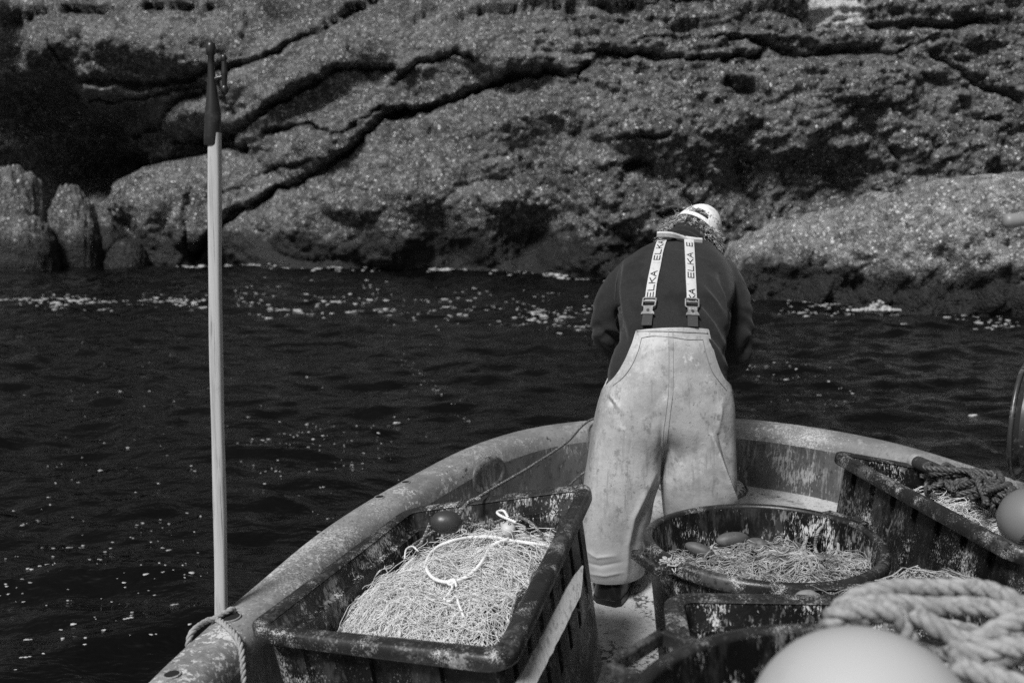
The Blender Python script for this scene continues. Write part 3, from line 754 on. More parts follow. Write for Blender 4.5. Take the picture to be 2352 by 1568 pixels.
def trilinear(rim, bot, W, Ln, Hh):
    rim, bot = np.asarray(rim, float), np.asarray(bot, float)
    def f(P):
        P = np.asarray(P, float); a_, b_, c_ = P[..., 0:1] / W, P[..., 1:2] / Ln, P[..., 2:3] / Hh
        lo = bot[0] * (1 - a_) * (1 - b_) + bot[1] * a_ * (1 - b_) + bot[2] * a_ * b_ + bot[3] * (1 - a_) * b_
        hi = rim[0] * (1 - a_) * (1 - b_) + rim[1] * a_ * (1 - b_) + rim[2] * a_ * b_ + rim[3] * (1 - a_) * b_
        return lo * (1 - c_) + hi * c_
    return f
def crate(rim, bot, W, Ln, Hh, label, nL=7, nS=3, rad=.035, lip=1.0, group='black plastic fish crates on the deck'):
    f = trilinear(rim, bot, W, Ln, Hh)
    root = thing('fish_crate', tuple(np.mean(bot, 0)), label, 'crate', group)
    p = rr_path(W, Ln, rad, nL, nS)
    def loop(z, inset, notch=0):
        off = -inset - notch * p[:, 4]
        return f(np.stack([p[:, 0] + p[:, 2] * off, p[:, 1] + p[:, 3] * off, np.full(len(p), z)], -1))
    zs = [(0, .012, 0), (.02 * Hh, .0, 0), (.42 * Hh, 0, 0), (.425 * Hh, 0, .016), (.7 * Hh, 0, .016), (.90 * Hh, 0, .016), (.93 * Hh, 0, .002), (Hh - .01, 0, 0)]
    mb = MB().grid(np.array([loop(*q) for q in zs]), cv=True)
    mb.f.append(tuple(range(len(p) - 1, -1, -1)))
    mb.build('body', 'black_plastic', root, sharp=30)
    mb = MB().grid(np.array([loop(z, i) for z, i in [(Hh - .004, .006), (.93 * Hh, .012), (.90 * Hh, .016), (.885 * Hh, .032), (.5 * Hh, .036), (.06, .042), (.04, .06), (.035, .10)]]), cv=True)
    mb.f.append(tuple(range(mb.n - len(p), mb.n)))
    mb.build('lining', 'tub_inner', root, sharp=30)
    pr = [(.008, 0.0), (.002, .006), (-.012, .009), (-.030, .008), (-.038, .003), (-.040, -.008), (-.040, -.024), (-.036, -.031), (-.028, -.030), (-.026, -.012), (-.002, -.012)]
    mb = MB().grid(np.array([loop(Hh + dz * lip, i * lip) for i, dz in pr] ), cu=True, cv=True)
    mb.build('rim', 'black_rim', root, sharp=50)
    return f, root
LW, LL, LH = .60, .91, .52
LRIM = [(-.61, 2.303, .498), (-.03, 2.056, .554), (.212, 2.961, .643), (-.329, 3.122, .516)]
LBOT = [(-.52, 2.33, .02), (.045, 2.02, .03), (.285, 2.875, .11), (-.25, 3.07, .05)]
fL, crL = crate(LRIM, LBOT, LW, LL, LH, 'long black crate tilted against the left bulwark, heaped with pale net')
RRIM = [(1.365, 2.555, .60), (1.95, 2.66, .49), (1.775, 3.60, .48), (1.205, 3.52, .60)]
RBOT = [(1.27, 2.58, .02), (1.84, 2.66, .0), (1.66, 3.56, .03), (1.125, 3.50, .07)]
fR, crR = crate(RRIM, RBOT, LW, LL, LH, 'black crate leaning on the right bulwark with dark rope and an oar lying in it')
CRIM = [(.345, 1.76, .63), (1.16, 1.70, .62), (1.17, 2.14, .62), (.385, 2.17, .62)]
CBOT = [(.40, 1.78, .12), (1.11, 1.74, .12), (1.12, 2.10, .12), (.43, 2.13, .12)]
fC, crC = crate(CRIM, CBOT, .8, .42, .50, 'black crate between the round tub and the nearest tub, its worn corner rim showing', 3, 5)
SRIM = [(.735, 2.20, .50), (1.20, 2.20, .50), (1.19, 2.505, .52), (.745, 2.49, .512)]
SBOT = [(.755, 2.22, .02), (1.17, 2.22, .02), (1.16, 2.47, .02), (.755, 2.48, .02)]
fS, crS = crate(SRIM, SBOT, .46, .30, .48, 'small black crate tucked behind another crate, with grey net and a grey float', 2, 3, .014, .6)

# ================================================================== ROUND TUBS
def tub(c, r, h, ztop, lugs, label, spots=False):
    root = thing('round_tub', (c[0], c[1], ztop - h), label, 'tub', 'round black tubs')
    a = np.linspace(0, 2 * np.pi, 96, endpoint=False)
    wob = 1 + .006 * np.sin(2 * a + 1) + .004 * np.sin(5 * a)
    def rings(pr): return np.array([np.stack([c[0] + np.cos(a) * r_ * wob, c[1] + np.sin(a) * r_ * wob, np.full(96, ztop + dz) + .004 * np.sin(2 * a + .5)], -1) for r_, dz in pr])
    mb = MB().grid(rings([(r * .80, -h), (r * .83, -h + .02), (r * .945, -.06), (r * .95, -.03)]), cv=True); mb.f.append(tuple(range(95, -1, -1)))
    mb.build('body', 'black_plastic', root, sharp=40)
    mb = MB().grid(rings([(r * .915, -.004), (r * .90, -.05), (r * .80, -h + .05), (r * .70, -h + .03), (.02, -h + .03)]), cv=True); mb.f.append(tuple(range(mb.n - 96, mb.n)))
    mb.build('lining', 'tub_inner', root, sharp=60)
    mb = MB().grid(rings([(r * .915, -.006), (r * .925, .004), (r * .95, .007), (r * .985, .004), (r, -.006), (r * 1.003, -.03), (r * .99, -.036), (r * .95, -.034)]), cu=True, cv=True)
    mb.build('rim', 'black_rim', root, sharp=60)
    for ang, wd, outw in lugs:
        d = np.array([math.cos(ang), math.sin(ang), 0]); t = np.array([-d[1], d[0], 0]); b0 = np.array([c[0], c[1], ztop - .014]) + d * (r * .985)
        pth = [b0 - t * wd + d * -.02, b0 - t * wd * .92 + d * outw, b0 + t * wd * .92 + d * outw, b0 + t * wd + d * -.02]
        mb = MB()
        for p0, p1 in zip(pth[:-1], pth[1:]):
            ln = np.linalg.norm(p1 - p0); e = (p1 - p0) / ln; s_ = np.cross(e, [0, 0, 1])
            Rm = np.stack([e, s_, [0, 0, 1]], 1)
            mb.box((p0 + p1) / 2, ln + .016, .016, .026, Rm)
        o = mb.build('handle', 'black_rim', root, smoothed=False)
        bv = o.modifiers.new('bevel', 'BEVEL'); bv.width = .004; bv.segments = 2
    return root
TC, TR, TZ = (.765, 2.90), .362, .50
tub(TC, TR, .46, TZ, [(math.radians(201), .075, .05), (math.radians(35), .075, .05)], 'round black tub of net and floats in the middle of the deck behind the fisherman')
NC, NR_, NZ = (.50, 1.33), .335, .795
tub(NC, NR_, .62, NZ, [(math.radians(139), .085, .055)], 'nearest black tub at the bottom edge, out of focus, under thick rope and white buoy')

# ================================================================== NETS
def strands(mb, surf, n, r, seed, length=(.15, .45), lift=.018, curl=9, dom=None, pts=44, sides=3):
    g = np.random.default_rng(seed)
    for _ in range(n):
        while True:
            u0, v0 = g.uniform(dom[0], dom[1]), g.uniform(dom[2], dom[3])
            if dom[4](u0, v0): break
        Ls = g.uniform(*length); ds = Ls / pts
        h = g.uniform(0, 2 * np.pi); s_ = np.linspace(0, 1, pts)
        kk = g.normal(0, curl) + curl * 1.6 * np.sin(s_ * g.uniform(2, 7) * Ls / .25 + g.uniform(0, 6.28))
        hd = h + np.cumsum(kk * ds * 2.0)
        u_ = u0 + np.cumsum(np.cos(hd)) * ds; v_ = v0 + np.cumsum(np.sin(hd)) * ds
        u_ = np.clip(u_, dom[0], dom[1]); v_ = np.clip(v_, dom[2], dom[3])
        ph = g.uniform(0, 6.28); lf = lift * (g.random() ** 1.3) * (.35 + .65 * (.5 + .5 * np.sin(s_ * g.uniform(1, 5) * Ls / .3 + ph)))
        P = surf(u_, v_, lf)
        ok = np.isfinite(P).all(1)
        if ok.sum() < 6: continue
        mb.tube(P[ok], r * g.uniform(.75, 1.25), sides, caps=False)
# heap in the left crate
def heapL(u_, v_, lf):
    """u across, v along, metres; falls away to the left wall"""
    dome = np.sqrt(np.clip(1 - ((u_ - .36) / .40) ** 2 - ((v_ - .44) / .54) ** 2, 0, 1))
    z = .10 + .39 * dome ** .66 + .026 * fbm(u_ * 6, v_ * 6, 3, 91)
    return fL(np.stack([u_, v_, z + lf], -1))
uu, vv = np.meshgrid(np.linspace(.05, .555, 60), np.linspace(.05, .86, 90), indexing='ij')
netL = thing('fishing_net', tuple(fL(np.array([.3, .45, .05]))), 'big pale tangled fishing net heaped in the long left crate', 'net', 'fishing nets')
MB().grid(heapL(uu, vv, -.012)).build('net_core', 'net_base', netL, sharp=180)
mb = MB(); domL = (.05, .555, .05, .86, lambda a_, b_: ((a_ - .36) / .39) ** 2 + ((b_ - .44) / .52) ** 2 < 1)
strands(mb, heapL, 520, .0009, 21, (.5, 1.4), .040, 14, domL, 80)
strands(mb, heapL, 26, .0024, 22, (.2, .5), .026, 6, domL)
strands(mb, heapL, 220, .0009, 23, (.25, .6), .075, 13, domL)
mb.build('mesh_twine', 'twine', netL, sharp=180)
def onL(px, py, lift=.012):
    l_, n_ = sight(BV['L'], px, py); return (l_ if l_ is not None else at_z(px, py, .53)) + np.array([0, -.3, .95]) * lift
BV = {'L': bvh_of([c for c in netL.children if c.name.startswith('net_core')][0].data)}
# white cord loop lying on the heap
cord = [(1165, 1200), (1140, 1207), (1150, 1222)]
loop_px = [(1262, 1285), (1220, 1277), (1180, 1272), (1130, 1263), (1080, 1264), (1030, 1275), (1000, 1290), (983, 1315), (983, 1340), (1000, 1360), (1030, 1368), (1060, 1362), (1090, 1342), (1110, 1318), (1125, 1290), (1145, 1275), (1166, 1270), (1166, 1262)]
pts = [onL(*q, .046) for q in loop_px]
mb = MB(); twisted(mb, curve(pts, 120), .0052, .022)
twisted(mb, curve([onL(1035, 1368, .040), onL(1040, 1380, .045), onL(1028, 1392, .036), onL(1022, 1404, .042), onL(1036, 1408, .04), onL(1048, 1398, .042), onL(1056, 1415, .036), onL(1066, 1440, .034)], 50), .0034, .02)
twisted(mb, curve([onL(1046, 1366, .042), onL(1036, 1376, .048), onL(1030, 1366, .044), onL(1044, 1362, .046), onL(1050, 1376, .042)], 30), .0036, .02)
twisted(mb, curve([onL(930, 1290, .012), onL(934, 1276, .022), onL(948, 1270, .024), onL(962, 1274, .012)], 30), .0026, .02)
o = mb.build('white_cord', 'white_cord', sharp=180); tag(o, 'thin white cord looped on top of the pale net heap', 'cord')
mb = MB(); twisted(mb, curve([onL(1185, 1232, 0.052), onL(1150, 1222, 0.062), onL(1143, 1206, .05), onL(1158, 1204, .05), onL(1172, 1216, .03)], 30), .0045, .022)
o = mb.build('white_cord', 'white_cord', sharp=180); tag(o, 'short bent white cord end behind the dark float on the net heap', 'cord')

# floats ------------------------------------------------------------
def float_obj(c, axis, ln, r, m, label, name='net_float', group='net floats', hole=True, sq_=.72):
    axis = np.asarray(axis, float); axis /= np.linalg.norm(axis)
    ref = np.array([0, 0, 1.0]) if abs(axis[2]) < .9 else np.array([1.0, 0, 0])
    u_ = np.cross(axis, ref); u_ /= np.linalg.norm(u_); v_ = np.cross(axis, u_)
    a_ = np.linspace(0, 2 * np.pi, 28, endpoint=False); rings = []
    g = np.random.default_rng(int(abs(c[0] * 1000)) % 997)
    j = g.normal(0, .02, 3)
    for t in np.linspace(-1, 1, 22):
        rr = r * max(1 - abs(t) ** 2.6, .0) ** sq_ if abs(t) < 1 else 0
        rr = max(rr, r * .16) * (1 + j[0] * math.sin(4 * t + 1))
        tt_ = t * (1 - .04 * (abs(t) > .97))
        rings.append(np.asarray(c) + axis * ln / 2 * tt_ + np.outer(np.cos(a_) * rr * (1 + j[1]), u_) + np.outer(np.sin(a_) * rr, v_))
    root = MB().loft(rings).build(name, m, sharp=60, origin=tuple(c))
    if hole:
        for s_ in (-1, 1):
            e = np.asarray(c) + axis * ln / 2 * s_ * .985
            ring = e + np.outer(np.cos(a_) * r * .17, u_) + np.outer(np.sin(a_) * r * .17, v_)
            MB().tube(ring, r * .05, 6, closed=True).build('line_hole', 'hole', root, sharp=180)
    tag(root, label, 'float', group)
    return root
cF = onL(1026, 1238, .062)
float_obj(cF, (1, .1, -.02), .098, .034, 'float_dark', 'dark oval float lying on the pale net heap in the left crate')
cB = onL(1167, 1250, .052)
float_obj(cB, (.2, -.3, 1), .044, .0215, 'float_pale', 'small round pale float on the net heap by the white cord', sq_=.5)
# dark line through the float and over the heap
mb = MB()
pth = [at_z(1105, 1146, .60), at_z(1083, 1148, .60), at_z(1066, 1164, .59), at_z(1050, 1188, .56), cF + np.array([.03, .02, .012])]
twisted(mb, curve(pth, 40), .0052, .026)
twisted(mb, curve([cF + np.array([.045, 0, 0]), onL(1085, 1232, 0.046), onL(1115, 1237, 0.046), onL(1130, 1234, 0.048), onL(1160, 1222, 0.048), onL(1195, 1217, 0.046), onL(1222, 1230, 0.044), onL(1245, 1255, 0.042)], 60), .005, .026)
twisted(mb, curve([onL(1124, 1240, 0.044), onL(1128, 1228, 0.058), onL(1134, 1238, 0.048)], 14), .005, .026)
twisted(mb, curve([cF + np.array([-.045, 0, 0]), onL(965, 1258, .012), onL(940, 1268, .012)], 20), .005, .026)
o = mb.build('float_line', 'line', sharp=180); tag(o, 'dark flecked line threaded through the dark float and over the crate rim', 'rope')
mb = MB()
p0 = at_y(1368, 966, 4.44); p1 = at_z(1240, 1053, .535); p2 = at_z(1110, 1135, .60); p3 = at_z(1040, 1182, .565)
pth = [p0 + np.array([.3, .02, .03]), p0 + np.array([0, 0, .012]), p0 * .66 + p2 * .34 - np.array([0, 0, .012]), p0 * .33 + p2 * .67 - np.array([0, 0, .012]), p2, p3, at_z(985, 1228, .50), onL(952, 1258, .012), onL(938, 1272, .01)]
twisted(mb, curve(pth, 120), .0052, .026)
o = mb.build('hauling_line', 'line', sharp=180); tag(o, 'long taut dark line running from the bow down into the left crate', 'rope')
mb = MB(); pth = [at_y(1390, 1050, 4.15), at_y(1352, 1078, 4.1), at_y(1325, 1098, 4.0), at_y(1300, 1122, 3.85), at_y(1284, 1134, 3.72)]
twisted(mb, curve(pth, 40), .0052, .026)
o = mb.build('mooring_line', 'line', sharp=180); tag(o, 'short slack dark line beside the fisherman’s left leg near the bow', 'rope')

# net and floats in the round tub
def heapT(x, y, lf):
    d = np.hypot(x, y) / .30
    z = .375 + .03 * smooth(1.0, .2, d) + .025 * fbm(x * 9, y * 9, 3, 55) + .05 * smooth(-.1, .2, x) * smooth(.2, -.1, y)
    return np.stack([TC[0] + x, TC[1] + y, z + lf], -1)
netT = thing('fishing_net', (TC[0], TC[1], .1), 'grey net lying loose in the round black tub among floats', 'net', 'fishing nets')
uu, vv = np.meshgrid(np.linspace(0, 1, 24), np.linspace(0, 2 * np.pi, 60), indexing='ij')
MB().grid(heapT(uu * .315 * np.cos(vv), uu * .315 * np.sin(vv), -.014)).build('net_core', 'net_base', netT, sharp=180)
mb = MB(); domT = (-.31, .31, -.31, .31, lambda a_, b_: math.hypot(a_, b_) < .30)
def heapTc(x, y, lf):
    P = heapT(x, y, lf); P[np.hypot(x, y) > .312] = np.nan; return P
strands(mb, heapTc, 330, .0012, 31, (.3, .8), .036, 16, domT, 60)
strands(mb, heapTc, 40, .003, 32, (.15, .4), .03, 9, domT)
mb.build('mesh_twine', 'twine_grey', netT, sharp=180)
BV['T'] = bvh_of([c for c in netT.children if c.name.startswith('net_core')][0].data)
def onT(px, py, lift=.012):
    l_, n_ = sight(BV['T'], px, py); return (l_ if l_ is not None else at_z(px, py, .39)) + np.array([0, 0, 1]) * lift
for px, py, axs, ln, r_, m, lab in [
    (1608, 1275, (.85, -.35, -.25), .095, .026, 'float_grey', 'grey oval float at the left edge of the net in the round tub'),
    (1682, 1250, (1, .15, .05), .105, .031, 'float_grey', 'largest grey float, highest at the back of the round tub'),
    (1738, 1262, (.7, -.6, .1), .075, .028, 'float_grey', 'rounded grey float half wrapped in net just right of the largest float'),
    (1790, 1272, (.9, -.3, -.1), .085, .020, 'float_dark', 'dark slim float sunk in the net of the round tub'),
    (1805, 1308, (1, -.2, -.05), .098, .025, 'float_grey', 'grey float against the near rim inside the round tub'),
    (1892, 1298, (.9, -.45, -.1), .085, .024, 'float_grey', 'grey float under net strands at the right of the round tub')]:
    float_obj(onT(px, py, .017), axs, ln * 1.12, r_ * .82, m, lab)
mb = MB()
twisted(mb, curve([onT(1892, 1302, .02), onT(1872, 1285, .035), onT(1876, 1270, .07) , onT(1895, 1256, .075), onT(1913, 1258, .07), onT(1924, 1275, .04), onT(1922, 1302, .01)], 50), .0055, .024)
twisted(mb, curve([onT(1826, 1302, .02), onT(1842, 1280, .03), onT(1852, 1266, .05), onT(1846, 1290, .045), onT(1858, 1310, .03), onT(1868, 1325, .01)], 40), .006, .026)
o = mb.build('tub_line', 'rope', sharp=180); tag(o, 'pale rope loop standing up from the net in the round tub', 'rope')
# knot of twine on the tub handle
mb = MB(); g = np.random.default_rng(5)
kc = np.array([TC[0], TC[1], TZ]) + np.array([math.cos(math.radians(212)), math.sin(math.radians(212)), 0]) * (TR * .99)
for _ in range(26):
    q = kc + g.normal(0, 1, (6, 3)) * np.array([.018, .012, .007]) + np.array([0, 0, .004]); mb.tube(curve(q, 20), .0019, 4)
o = mb.build('twine_knot', 'twine_grey', sharp=180); tag(o, 'knot of pale twine tied round the left handle of the round tub', 'knot')

# net and float in the small crate
def heapS(u_, v_, lf):
    z = .475 + .05 * smooth(.05, .40, u_) + .02 * fbm(u_ * 9, v_ * 9, 2, 12); return fS(np.stack([u_, v_, z + lf], -1))
netS = thing('fishing_net', tuple(fS(np.array([.2, .15, .1]))), 'grey net heaped in the small crate beside the thick rope', 'net', 'fishing nets')
uu, vv = np.meshgrid(np.linspace(.03, .42, 30), np.linspace(.03, .26, 20), indexing='ij')
MB().grid(heapS(uu, vv, -.012)).build('net_core', 'net_base', netS, sharp=180)
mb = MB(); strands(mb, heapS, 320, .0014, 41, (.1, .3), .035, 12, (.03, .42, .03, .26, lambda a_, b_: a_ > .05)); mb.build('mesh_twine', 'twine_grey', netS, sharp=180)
float_obj(at_z(1852, 1374, .515), (1, .1, .1), .07, .022, 'float_mid', 'grey float at the left end of the net in the small crate')

# right crate: net, dark rope bundle, oar, buoy
def heapR(u_, v_, lf):
    z = .40 + .085 * smooth(.0, .3, u_) * smooth(.95, .6, v_) + .02 * fbm(u_ * 7, v_ * 7, 2, 19); return fR(np.stack([u_, v_, z + lf], -1))
netR = thing('fishing_net', tuple(fR(np.array([.3, .45, .1]))), 'pale net showing under the dark rope in the right crate', 'net', 'fishing nets')
uu, vv = np.meshgrid(np.linspace(.05, .55, 30), np.linspace(.05, .86, 50), indexing='ij')
MB().grid(heapR(uu, vv, -.012)).build('net_core', 'net_base', netR, sharp=180)
mb = MB(); strands(mb, heapR, 420, .0010, 51, (.3, .7), .05, 9, (.05, .55, .05, .68, lambda a_, b_: True)); mb.build('mesh_twine', 'twine', netR, sharp=180)
o0, o1 = at_y(2097, 1058, 3.60), at_y(2330, 1158, 2.95)
oar = thing('oar', tuple(o1), 'dark wooden oar handle lying along the right crate under the rope bundle', 'oar')
MB().tube(curve([o0 + (o1 - o0) * .06, o1 + (o1 - o0) * .4], 20), .026, 16).build('shaft', 'dark_wood', oar, sharp=50)
MB().tube(curve([o0, o0 + (o1 - o0) * .025, o0 + (o1 - o0) * .06], 8), [.016, .027, .030, .030, .030, .030, .030, .027], 16).build('grip', 'rope', oar, sharp=50)
mb = MB(); g = np.random.default_rng(61)
axd = (o1 - o0) / np.linalg.norm(o1 - o0)
for k in range(11):
    c_ = o0 + axd * (.27 + .045 * k) + np.array([g.normal(0, .012), 0, g.normal(.0, .006)])
    s_ = np.cross(axd, [0, 0, 1]); s_ /= np.linalg.norm(s_); tilt = g.normal(0, .35)
    a_ = np.linspace(0, 2 * np.pi, 14, endpoint=False)
    rg = g.uniform(.034, .052)
    q = c_ + np.outer(np.cos(a_) * rg, s_ * math.cos(tilt) + axd * math.sin(tilt)) + np.outer(np.sin(a_) * rg * .85, [0, 0, 1]) + g.normal(0, .006, (14, 3))
    twisted(mb, np.concatenate([q, q[:2]]), g.uniform(.008, .011), .05)
for k in range(9):
    t0 = g.uniform(.25, .6); q = [o0 + axd * (t0 + j * .07) + np.array([g.normal(-.02, .05), g.normal(0, .02), g.uniform(.0, .055)]) for j in range(6)]
    twisted(mb, curve(q, 40), g.uniform(.008, .011), .05)
for k in range(5):
    q = [o0 + axd * (.22 + j * .04) + np.array([-.03 - .045 * j * (k % 2 + .4) / 2 + g.normal(0, .012), g.normal(-.03, .02), -.01 + g.normal(0, .012)]) for j in range(5)]
    twisted(mb, curve(q, 30), .009, .05)
for k in range(3):
    q = [o0 + axd * (.5 + j * .13) + np.array([.03 + .012 * k, 0, .012 + g.normal(0, .008)]) for j in range(5)]; twisted(mb, curve(q, 40), .008, .05)
o = mb.build('rope_bundle', 'dark_rope', sharp=180); tag(o, 'dark knotted rope wound round the oar in the right crate', 'rope')
def buoy(c, r, axis, m, label, name='buoy'):
    axis = np.asarray(axis, float); axis /= np.linalg.norm(axis); ref = np.array([0, 0, 1.0]) if abs(axis[2]) < .9 else np.array([1.0, 0, 0])
    u_ = np.cross(axis, ref); u_ /= np.linalg.norm(u_); v_ = np.cross(axis, u_); a_ = np.linspace(0, 2 * np.pi, 64, endpoint=False)
    root = thing(name, tuple(c), label, 'buoy', 'inflatable buoys')
    rings = []
    for b_ in np.linspace(.02, np.pi - .25, 48):
        z_ = math.cos(b_); rr = math.sin(b_); k = 1 + .22 * max(0, -z_) ** 2
        rings.append(np.asarray(c) - axis * -z_ * r * k + np.outer(np.cos(a_) * rr * r, u_) + np.outer(np.sin(a_) * rr * r, v_))
    MB().loft(rings).build('body', m, root, sharp=180)
    e = np.asarray(c) - axis * r * 1.2
    MB().tube(curve([e + axis * .03 * r / .1, e, e - axis * .03 * r / .1], 8), r * .28, 24).build('neck', m, root, sharp=50)
    ring = e - axis * r * .35 + np.outer(np.cos(a_[::3]) * r * .22, u_) + np.outer(np.sin(a_[::3]) * r * .22, axis)
    MB().tube(ring, r * .09, 10, closed=True).build('eye', m, root, sharp=180)
    return root
bc = np.array([1.50, 2.76, .612])
bR = buoy(bc, .094, (-.35, -.45, .55), 'buoy_grey', 'grey round buoy at the right edge, resting in the right crate')
a_ = np.linspace(0, 2 * np.pi, 60)
ax_ = np.array([-.6, .2, .3]); ax_ /= np.linalg.norm(ax_); u_ = np.cross(ax_, [0, 0, 1]); u_ /= np.linalg.norm(u_); v_ = np.cross(ax_, u_)
mb = MB(); twisted(mb, bc + ax_ * .02 + np.outer(np.cos(a_) * .098, u_) + np.outer(np.sin(a_) * .098, v_), .005, .03)
o = mb.build('buoy_lanyard', 'dark_rope', sharp=180); tag(o, 'dark line wrapped once round the grey buoy', 'rope')
cw = at_y(1981, 1712, 1.10)
buoy(cw, .138, (-.05, .15, 1), 'buoy_white', 'big white round buoy in front, blurred at the bottom edge')

# thick rope coiled on the nearest tub
mb = MB(); g = np.random.default_rng(72)
cc = np.array([.69, 1.46, .765])
for k in range(4):
    a_ = np.linspace(0, 2 * np.pi, 22) + g.uniform(0, 6)
    rx, ry = .165 + g.normal(0, .022), .10 + g.normal(0, .016)
    q = np.stack([cc[0] + np.cos(a_) * rx + g.normal(0, .012), cc[1] + np.sin(a_) * ry + g.normal(0, .015), np.full(22, cc[2] + .024 * k) + .018 * np.sin(a_ * 2 + k) + g.normal(0, .004, 22)], -1)
    twisted(mb, q, .0148, .075, sides=8)
def rp(l): twisted(mb, curve([at_y(*q) for q in l], 50), .0148, .075, sides=8)
rp([(1905, 1420, 1.42), (1960, 1375, 1.42), (2040, 1352, 1.44), (2150, 1350, 1.46), (2260, 1352, 1.46), (2360, 1395, 1.44), (2420, 1450, 1.4)])
rp([(1900, 1445, 1.36), (1950, 1400, 1.36), (2030, 1385, 1.36), (2130, 1392, 1.38), (2240, 1392, 1.38), (2330, 1410, 1.36), (2420, 1480, 1.34)])
rp([(2100, 1400, 1.32), (2150, 1440, 1.30), (2230, 1475, 1.29), (2300, 1440, 1.30), (2380, 1405, 1.33)])
rp([(2180, 1490, 1.26), (2240, 1500, 1.26), (2310, 1485, 1.25), (2400, 1490, 1.24)])
rp([(2190, 1520, 1.22), (2240, 1545, 1.21), (2310, 1562, 1.20), (2420, 1600, 1.18)])
rp([(1905, 1430, 1.34), (1925, 1410, 1.33), (1990, 1400, 1.33), (2060, 1410, 1.33), (2090, 1470, 1.33)])
o = mb.build('thick_rope', 'thick_rope', sharp=180); tag(o, 'thick pale twisted rope coiled on the nearest tub behind the white buoy', 'rope')

# wooden batten leaning by the left crate
b0, b1 = at_y(1344, 1306, 2.62), at_y(1170, 1640, 1.98)
ab = (b1 - b0) / np.linalg.norm(b1 - b0); sb = np.cross(ab, np.array([.2, -.9, .4])); sb /= np.linalg.norm(sb); nb = np.cross(ab, sb)
mb = MB(); rings = []
g = np.random.default_rng(4)
for t in np.linspace(0, 1, 26):
    k = min(1, .10 + t * 5.0); wv = .021 * k + g.normal(0, .0007); c_ = b0 + (b1 - b0) * t + sb * (1 - k) * .012
    h_ = .007 * max(k, .4)
    rings.append([c_ + sb * wv + nb * h_, c_ - sb * wv + nb * h_, c_ - sb * wv - nb * h_, c_ + sb * wv - nb * h_])
o = mb.loft(rings).build('wooden_batten', 'batten', sharp=40); tag(o, 'splintered pale wooden batten leaning along the right side of the left crate', 'batten')

# net hauler wheel at the right gunwale, and the pipe end above it
wc = np.array([1.752, 3.30, .775])
hau = thing('net_hauler', (2.0, 3.3, .44), 'dark rimmed wheel on a bent bracket at the right edge', 'hauler')
a_ = np.linspace(0, 2 * np.pi, 56, endpoint=False)
wa = np.array([.80, -.60, 0]); wu = np.cross([0, 0, 1], wa); 
def wr(r_, off): return wc + wa * off + np.outer(np.cos(a_) * r_, wu) + np.outer(np.sin(a_) * r_, [0, 0, 1])
MB().tube(wr(.195, -.02), .008, 8, closed=True).build('wheel_rim', 'metal', hau, sharp=180)
MB().grid(np.array([wr(.19, -.02), wr(.16, 0), wr(.16, .02), wr(.19, .04)]), cv=True).build('groove', 'metal', hau, sharp=40)
MB().tube(wr(.195, .04), .008, 8, closed=True).build('wheel_rim', 'metal', hau, sharp=180)
MB().grid(np.array([wr(.185, -.015), wr(.05, -.03), wr(.01, -.03)]), cv=True).build('wheel_disc', 'float_dark', hau, sharp=60)
MB().tube(curve([wc + np.array([-.10, -.02, -.17]), wc + np.array([-.115, -.01, -.24]), wc + np.array([-.10, 0, -.30]), wc + np.array([.12, .03, -.33]), np.array([2.06, 3.32, .43])], 30), .02, 12).build('bracket', 'metal', hau, sharp=60)
rail = thing('handrail', (1.9, 2.3, 0), 'grey pipe end poking in from the right edge in front of the rocks', 'rail')
pe = at_y(2304, 508, 2.3)
MB().tube(curve([pe + np.array([.012, 0, 0]), pe + np.array([.05, 0, .004]), pe + np.array([.4, 0, .01]), pe + np.array([.72, 0, -.05]), np.array([1.95, 2.3, 1.0]), np.array([1.98, 2.3, 0])], 60), .0155, 16).build('pipe', 'pipe', rail, sharp=60)
MB().tube(curve([pe, pe + np.array([.004, 0, 0]), pe + np.array([.03, 0, .002]), pe + np.array([.034, 0, .002])], 12), [.008, .013, .0155, .0165, .017, .017, .017, .017, .017, .017, .017, .0165], 16).build('pipe_cap', 'pipe', rail, sharp=60)
# ================================================================== THE FISHERMAN
TOR = np.array([   # sight row of the back line, its distance, left and right silhouette, half depth, lean of the section
    (536, 3.92, 1520, 1632, .058, 66), (545, 3.88, 1462, 1654, .080, 63), (556, 3.83, 1430, 1668, .10, 58), (575, 3.765, 1412, 1682, .12, 52), (605, 3.69, 1408, 1690, .135, 46), (650, 3.59, 1416, 1684, .14, 40), (700, 3.52, 1417, 1680, .14, 32), (757, 3.455, 1420, 1668, .14, 24),
    (820, 3.41, 1408, 1668, .14, 16), (880, 3.385, 1396, 1672, .145, 10), (900, 3.382, 1388, 1674, .15, 7), (960, 3.376, 1374, 1681, .15, 3), (1020, 3.377, 1361, 1684, .145, 0), (1060, 3.380, 1354, 1686, .138, 0), (1085, 3.384, 1350, 1687, .134, 0), (1118, 3.388, 1344, 1688, .128, 0)], float)
TOR = curve(TOR, 240)
def torso_row(py):
    k = [np.interp(py, TOR[:, 0], TOR[:, j]) for j in range(1, 6)]
    # soften the table
    if py > 930: return k
    for dy in (-12, 12):
        k = [a_ + np.interp(py + dy, TOR[:, 0], TOR[:, j]) for a_, j in zip(k, range(1, 6))]
    return [q / 3 for q in k]
def torso_sec(py, inset=0.0):
    d, xl, xr, hd, ti = torso_row(py)
    ti = math.radians(ti)
    b_ = at_y((xl + xr) / 2, py, d); fwd = np.array([0, math.cos(ti), -math.sin(ti)])
    c_ = b_ + fwd * hd
    dep = c_[1] * _c - (c_[2] - CAM_H) * _s
    hw = (xr - xl) / 2 / FOC * dep
    c_[0] = ((xl + xr) / 2 - CXP) / FOC * dep
    return c_, hw - inset, hd - inset, fwd
